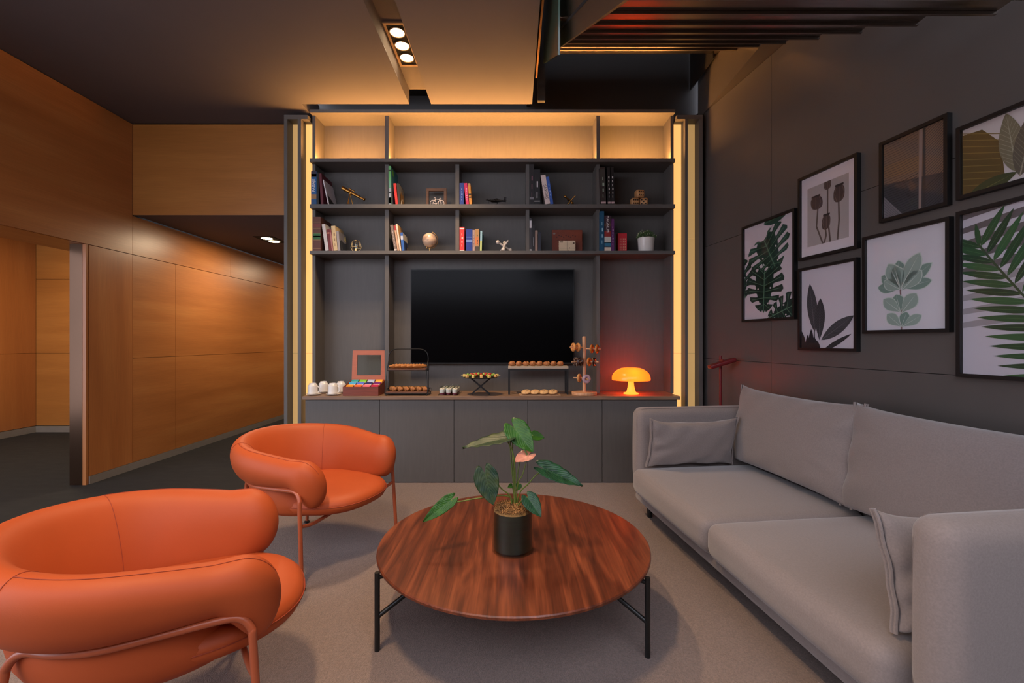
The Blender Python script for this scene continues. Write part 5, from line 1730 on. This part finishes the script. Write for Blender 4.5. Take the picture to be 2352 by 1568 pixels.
# --- two-tier bread stand
M_BREADB = wood('rustic_board', (96, 58, 40), (112, 70, 48), (128, 84, 60), .6, axis=0, scale=3)
br = thing('bread_stand', 'two-tier black wire stand with wooden boards for pastries', 'stand', (bx(938, 3.94), 3.945, ZT))
SW, SDp = .172, .085
for nm, y in (('hoop', .0),):
    q = MB(); q.tube(fillet([(-SW, y, .004), (-SW, y, .20), (-SW, y, .395), (SW, y, .395), (SW, y, .20), (SW, y, .004)], .085, 10), .0038, 8); q.build(nm, M_BLACK, br, smooth=True)
for z, sc_, d_ in ((.016, 1.06, 1.0), (.212, .98, .78)):
    w2, d2 = SW * sc_, SDp * d_
    q = MB(); q.tube(fillet([(-w2, -d2, z), (w2, -d2, z), (w2, d2, z), (-w2, d2, z), (-w2, -d2, z)], .02), .0032, 6); q.build('tier_ring', M_BLACK, br, smooth=True)
    q = MB(); q.tube(fillet([(-w2, -d2 * .3, z + .034), (-w2, d2, z + .034), (w2, d2, z + .034), (w2, -d2 * .3, z + .034)], .02), .0026, 6); r_ = q.build('gallery_rail', M_BLACK, br, smooth=True)
    for k in range(23):
        x = -w2 + 2 * w2 * k / 22
        q = MB(); q.rod((x, d2, z), (x, d2, z + .034), .0012, n=5); q.build('gallery_wire', M_BLACK, r_)
    q = MB(); q.box((-w2 + .008, -d2 + .004, z + .0035), (w2 - .008, d2 - .006, z + .016)); q.build('board', M_BREADB, br, bevel=.003)
for s_ in (-1, 1):
    q = MB(); q.tube([(s_ * SW * 1.06, -SDp, .012), (s_ * SW * .98, -SDp * .78, .212), (s_ * SW, 0, .30)], .003, 6); q.build('stay', M_BLACK, br, smooth=True)
    for y in (-SDp, SDp):
        q = MB(); q.sphere((s_ * SW * 1.0, y, .0065), .0065, 10, 6); q.build('foot', M_BLACK, br, smooth=True)
M_PASTRY = mat('golden_pastry', (214, 150, 82), .6, noise=.4, scale=22, bump=.4, col2=(168, 98, 46))
def pastry_mesh(lx, ly, lz, ridges, bend=0.0, depth=.10):
    q = MB()
    rings = []
    for i in range(25):
        t = i / 24
        u = 2 * t - 1
        e = max(.05, (1 - abs(u) ** 2.4) ** .5)
        rd = 1 + depth * math.sin(ridges * PI * (t + .0))
        ring = []
        for k in range(14):
            a = 2 * PI * k / 14
            rr = 1 + depth * .8 * math.sin(ridges * PI * t + a)
            ring.append((u * lx / 2, ly / 2 * e * rd * rr * math.cos(a) + bend * u * u, lz / 2 * (1 + math.sin(a) * e * rd * rr)))
        rings.append(ring)
    q.loft(rings)
    return q
me1 = pastry_mesh(.150, .031, .036, 9).mesh('pastry', M_PASTRY, True)
me2 = pastry_mesh(.112, .033, .042, 7).mesh('pastry', M_PASTRY, True)
def put(name, me, label, cat, loc, rot, group):
    o = bpy.data.objects.new(name, me)
    C.objects.link(o)
    o.location = loc
    o.rotation_euler = rot
    return tag(o, label, cat, group)
bl = br.location
for k in range(5):
    put('bread_stick', me1, 'long golden twisted pastry, %s on the upper tier' % ('leftmost', 'second from the left', 'middle one', 'second from the right', 'rightmost')[k], 'pastry',
        (bl.x - .10 + k * .050, bl.y - .005, ZT + .2285), (0, 0, .80), 'pastries on the bread stand')
for k in range(6):
    put('bread_roll', me2, 'golden twisted roll, %s on the lower tier' % ('leftmost', 'second from the left', 'third from the left', 'fourth from the left', 'fifth from the left', 'rightmost')[k], 'pastry',
        (bl.x - .135 + k * .0535, bl.y - .012, ZT + .0325), (0, 0, 2.42), 'pastries on the bread stand')
# --- dessert cups
M_CREAM = mat('white_cream', (236, 226, 216), .5, noise=.04, scale=60, bump=.2)
M_JAM = mat('berry_jam', (108, 24, 50), .35, noise=.25, scale=60)
trl = thing('dessert_tray', 'small clear tray under the rows of dessert cups', 'tray', (bx(1034, 4.0), 3.99, ZT))
q = MB(); q.box((-.085, -.125, 0), (.085, .125, .004)); q.build('tray_base', M_VASE, trl)
q = MB()
for a, b in (((-.088, -.128, 0), (-.0852, .128, .009)), ((.0852, -.128, 0), (.088, .128, .009)), ((-.0852, -.128, 0), (.0852, -.1252, .009)), ((-.0852, .1252, 0), (.0852, .128, .009))):
    q.box(a, b)
q.build('tray_rim', M_VASE, trl)
ROWN = ('front', 'second', 'third', 'back')
COLN = ('left', 'middle', 'right')
for r in range(4):
    for c in range(3):
        t = thing('dessert_cup', 'clear cup of white cream over berry jam, %s row, %s of three' % (ROWN[r], COLN[c]), 'dessert', (trl.location.x - .054 + c * .054, trl.location.y - .092 + r * .060, ZT + .0045), 0, 'dessert cups on the counter')
        q = MB(); q.lathe([(.002, 0), (.021, 0), (.025, .066), (.0242, .066), (.0202, .0015), (.002, .0015)], 20); q.build('cup', M_VASE, t, smooth=True, angle=40)
        q = MB(); q.lathe([(.002, .002), (.0197, .002), (.0208, .017), (.002, .017)], 20); q.build('jam', M_JAM, t, smooth=True, angle=40)
        q = MB(); q.lathe([(.002, .0173), (.0208, .0173), (.0232, .048), (.017, .053), (.002, .055)], 20); q.build('cream', M_CREAM, t, smooth=True, angle=40)
        q = MB(); q.sphere((.004, -.004, .056), (.008, .006, .003), 8, 5); q.build('berry', M_JAM, t, smooth=True)
# --- fruit skewer stand
fs_ = thing('cake_stand', 'black round plate on crossed legs holding fruit skewers', 'stand', (bx(1104, 3.93), 3.945, ZT))
PZ = .146
for k, s_ in enumerate((-1, 1)):
    q = MB(); y = -.055 if s_ < 0 else .055
    for yy in (-.06, .06):
        pass
    q.cbox((0, 0, 0), (.21, .02, .012)); q.xf(Matrix.Translation((0, -.012 if k else .012, PZ / 2 - .001)) @ Matrix.Rotation(s_ * math.radians(40.5), 4, 'Y')); q.build('leg', M_BLACK, fs_)
q = MB(); q.lathe([(.002, PZ), (.14, PZ), (.147, PZ + .006), (.146, PZ + .009), (.138, PZ + .005), (.002, PZ + .004)], 48); q.build('plate', M_BLACK, fs_, smooth=True, angle=30)
FRU = [mat('pineapple', (236, 206, 110), .5, noise=.12, scale=60), mat('green_grape', (140, 172, 66), .3, noise=.1, scale=40), mat('strawberry', (176, 34, 34), .35, noise=.2, scale=80), mat('melon', (238, 186, 110), .5, noise=.1, scale=60)]
M_STICK = mat('bamboo_stick', (214, 184, 130), .6, noise=.1, scale=40)
ANG = [-172, -140, -112, -84, -56, -24, 2, 60, 118]
SKN = ['pointing left', 'at the front left', 'left of the front', 'pointing to the front', 'right of the front', 'at the front right', 'pointing right', 'at the back right', 'at the back left']
for k, a in enumerate(ANG):
    t = thing('fruit_skewer', 'fruit skewer on the black plate, %s' % SKN[k], 'skewer', (fs_.location.x, fs_.location.y, ZT + PZ + .018), math.radians(a), 'fruit skewers')
    q = MB(); q.rod((.012, 0, .014), (.170, 0, 0), .0016, n=6); q.build('stick', M_STICK, t, smooth=True)
    for j, fx in enumerate((.142, .112, .082, .052)):
        z = .014 * (1 - (fx - .012) / .158)
        kind = (0, 1, 2, 1)[j] if k % 2 == 0 else (3, 1, 2, 2)[j]
        q = MB()
        if kind in (0, 3):
            q.cbox((fx, 0, z), (.024, .024, .024)); q.build('fruit_cube', FRU[kind], t, bevel=.003)
        else:
            q.sphere((fx, 0, z + .002), (.014, .013, .0135), 12, 8); q.build('fruit_piece', FRU[kind], t, smooth=True)
# --- raised croissant board
cr_ = thing('riser_stand', 'black metal riser with a thin wooden board for croissants', 'stand', (bx(1235.5, 4.02), 4.03, ZT))
RW, RD, RH = .262, .08, .244
for sx in (-1, 1):
    for sy in (-1, 1):
        q = MB(); q.cbox((sx * (RW - .008), sy * (RD - .008), (RH - .022) / 2), (.015, .015, RH - .022)); q.build('leg', M_BLACK, cr_)
for sy in (-1, 1):
    q = MB(); q.cbox((0, sy * (RD - .008), RH - .0295), (2 * RW - .032, .014, .013)); q.build('rail', M_BLACK, cr_)
q = MB(); q.box((-RW, -RD, RH - .021), (RW, RD, RH)); q.build('board', mat('pale_board', (176, 158, 140), .6, noise=.06, scale=6, stretch=(1, 12, 12)), cr_, bevel=.002)
M_CROI = mat('croissant_crust', (208, 142, 82), .55, noise=.45, scale=35, bump=.5, col2=(142, 78, 38))
me3 = pastry_mesh(.062, .042, .040, 9, .012, .14).mesh('croissant', M_CROI, True)
for k in range(8):
    put('croissant', me3, 'mini croissant, %s on the raised board' % ORD[k], 'croissant', (cr_.location.x - .225 + k * .0607, cr_.location.y - .025, ZT + RH + .001), (0, 0, .6 + .5 * math.sin(k * 2.3)), 'mini croissants')
# --- cookie board
cb = thing('cookie_board', 'thin wooden board carrying cookies under the riser', 'board', (bx(1239.5, 3.9), 3.895, ZT))
q = MB(); q.box((-.175, -.055, 0), (.175, .055, .009)); q.build('board', mat('pale_board2', (176, 142, 112), .6, noise=.06, scale=6, stretch=(1, 12, 12)), cb, bevel=.002)
M_COOK = mat('cookie_dough', (206, 164, 112), .75, noise=.2, scale=70, bump=.4)
M_CHIP = mat('chocolate_chip', (60, 34, 22), .4, noise=.1, scale=60)
for k in range(4):
    t = thing('cookie', 'chocolate chip cookie, %s on the thin board' % ('leftmost', 'second from the left', 'third from the left', 'rightmost')[k], 'cookie', (cb.location.x - .114 + k * .076, cb.location.y, ZT + .0096), 0, 'cookies on the board')
    t.rotation_euler = (math.radians(16), math.radians(-5), k * 1.3 * 0)
    q = MB(); q.lathe([(.003, .0), (.036, .0), (.042, .006), (.040, .013), (.030, .019), (.012, .021), (.003, .021)], 28, (0, 0, .013)); ck = q.build('biscuit', M_COOK, t, smooth=True, angle=50)
    for j in range(9):
        a, r = random.random() * 6.28, random.uniform(.006, .032)
        q = MB(); q.sphere((r * math.cos(a), r * math.sin(a), .013 + .0205 - .006 * (r / .036) ** 2), (.0042, .0038, .0028), 8, 5); q.build('chip', M_CHIP, ck, smooth=True)
# --- doughnut tree
M_BEECH = wood('beech_wood', (206, 150, 108), (218, 164, 122), (228, 178, 136), .5, axis=2, scale=2.5)
dt = thing('doughnut_tree', 'pale wooden doughnut tree with pegs on a round base', 'stand', (bx(1342, 3.935), 3.938, ZT))
q = MB(); q.lathe([(.003, 0), (.106, 0), (.109, .004), (.109, .022), (.106, .025), (.003, .025)], 48); q.build('base', M_BEECH, dt, smooth=True, angle=30)
q = MB(); q.lathe([(.003, .025), (.015, .025), (.0145, .36), (.017, .46), (.0175, .495), (.014, .503), (.003, .504)], 20); q.build('pole', M_BEECH, dt, smooth=True, angle=50)
def peg(z, a, L0, L1, tilt=0.0):
    d = Vector((math.cos(a), math.sin(a), tilt))
    q = MB(); q.rod(Vector((0, 0, z)) + d * L0, Vector((0, 0, z)) + d * L1, .0052, n=10); q.build('peg', M_BEECH, dt, smooth=True)
    return d
M_DOUGH = mat('doughnut_dough', (206, 140, 78), .65, noise=.15, scale=40)
ICE = {'sugar': mat('sugar_glaze', (214, 156, 96), .35, noise=.15, scale=60), 'caramel': mat('caramel_icing', (186, 98, 34), .25, noise=.15, scale=60),
       'chocolate': mat('chocolate_icing', (54, 28, 20), .25, noise=.1, scale=60), 'lilac': mat('lilac_icing', (190, 160, 170), .35, noise=.2, scale=90)}
SPR = {'sugar': None, 'caramel': (70, 30, 14), 'chocolate': (240, 226, 210), 'lilac': (150, 96, 130)}
def donut(z, d, dist, kind, label, flip=1, R=.0245, r=.0128):
    c = Vector(dt.location) + Vector((0, 0, z)) + d * dist
    t = thing('doughnut', label, 'doughnut', tuple(c), 0, 'doughnuts on the wooden tree')
    Mx = (d * flip).normalized().to_track_quat('Z', 'Y').to_matrix().to_4x4()
    q = MB(); q.torus((0, 0, 0), R, r, 28, 12, 'z', .85); q.xf(Mx); q.build('dough', M_DOUGH, t, smooth=True)
    q = MB()
    rings = []
    for i in range(28):
        a = 2 * PI * i / 28
        wob = .12 * math.sin(a * 5 + z * 50)
        ring = []
        for k in range(9):
            b = -.15 + wob + (PI + .3 - 2 * wob) * k / 8
            rr = r + .0012
            ring.append(((R + rr * math.cos(b)) * math.cos(a), (R + rr * math.cos(b)) * math.sin(a), rr * .87 * math.sin(b)))
        rings.append(ring)
    q.loft(rings, closed=False, wrap=True); q.xf(Mx); ic = q.build('icing', ICE[kind], t, smooth=True)
    if SPR[kind]:
        q = MB()
        for j in range(26):
            a, b = random.random() * 6.28, random.uniform(.5, 2.6)
            p = Vector(((R + (r + .0016) * math.cos(b)) * math.cos(a), (R + (r + .0016) * math.cos(b)) * math.sin(a), (r + .0016) * .87 * math.sin(b)))
            v = Vector((random.uniform(-1, 1), random.uniform(-1, 1), 0)).normalized() * .0028
            q.rod(p - v, p + v, .0009, n=4)
        q.xf(Mx); tag(q.build('sprinkles', mat('sprinkle_' + kind, SPR[kind], .5, noise=.05, scale=50), ic), kind='stuff')
a1 = math.radians(-28)
d = peg(.408, PI + math.radians(22), .012, .140, .02); donut(.408, d, .062, 'sugar', 'sugar-glazed doughnut on the top left peg, next to the pole', -1); donut(.408, d, .108, 'sugar', 'sugar-glazed doughnut on the top left peg, outer one', -1)
d = peg(.398, a1, .012, .145, -.02); donut(.398, d, .068, 'caramel', 'caramel doughnut on the top right peg, next to the pole'); donut(.398, d, .115, 'caramel', 'caramel doughnut on the top right peg, outer one')
d = peg(.287, PI + math.radians(38), .012, .150); donut(.287, d, .050, 'chocolate', 'chocolate doughnut on the middle left peg, next to the pole'); donut(.287, d, .098, 'chocolate', 'chocolate doughnut with pale sprinkles on the middle left peg, outer one')
d = peg(.285, math.radians(-32), .012, .13); donut(.285, d, .045, 'caramel', 'caramel doughnut on the middle right peg, next to the pole'); donut(.285, d, .090, 'chocolate', 'chocolate doughnut on the middle right peg, outer one')
d = peg(.140, math.radians(-78), .012, .10); donut(.140, d, .052, 'lilac', 'lilac-iced doughnut facing forward on the lowest peg')
d = peg(.142, PI + math.radians(60 - 90), .012, .10); donut(.142, d, .045, 'sugar', 'plain doughnut behind the lilac-iced one on the lowest peg')
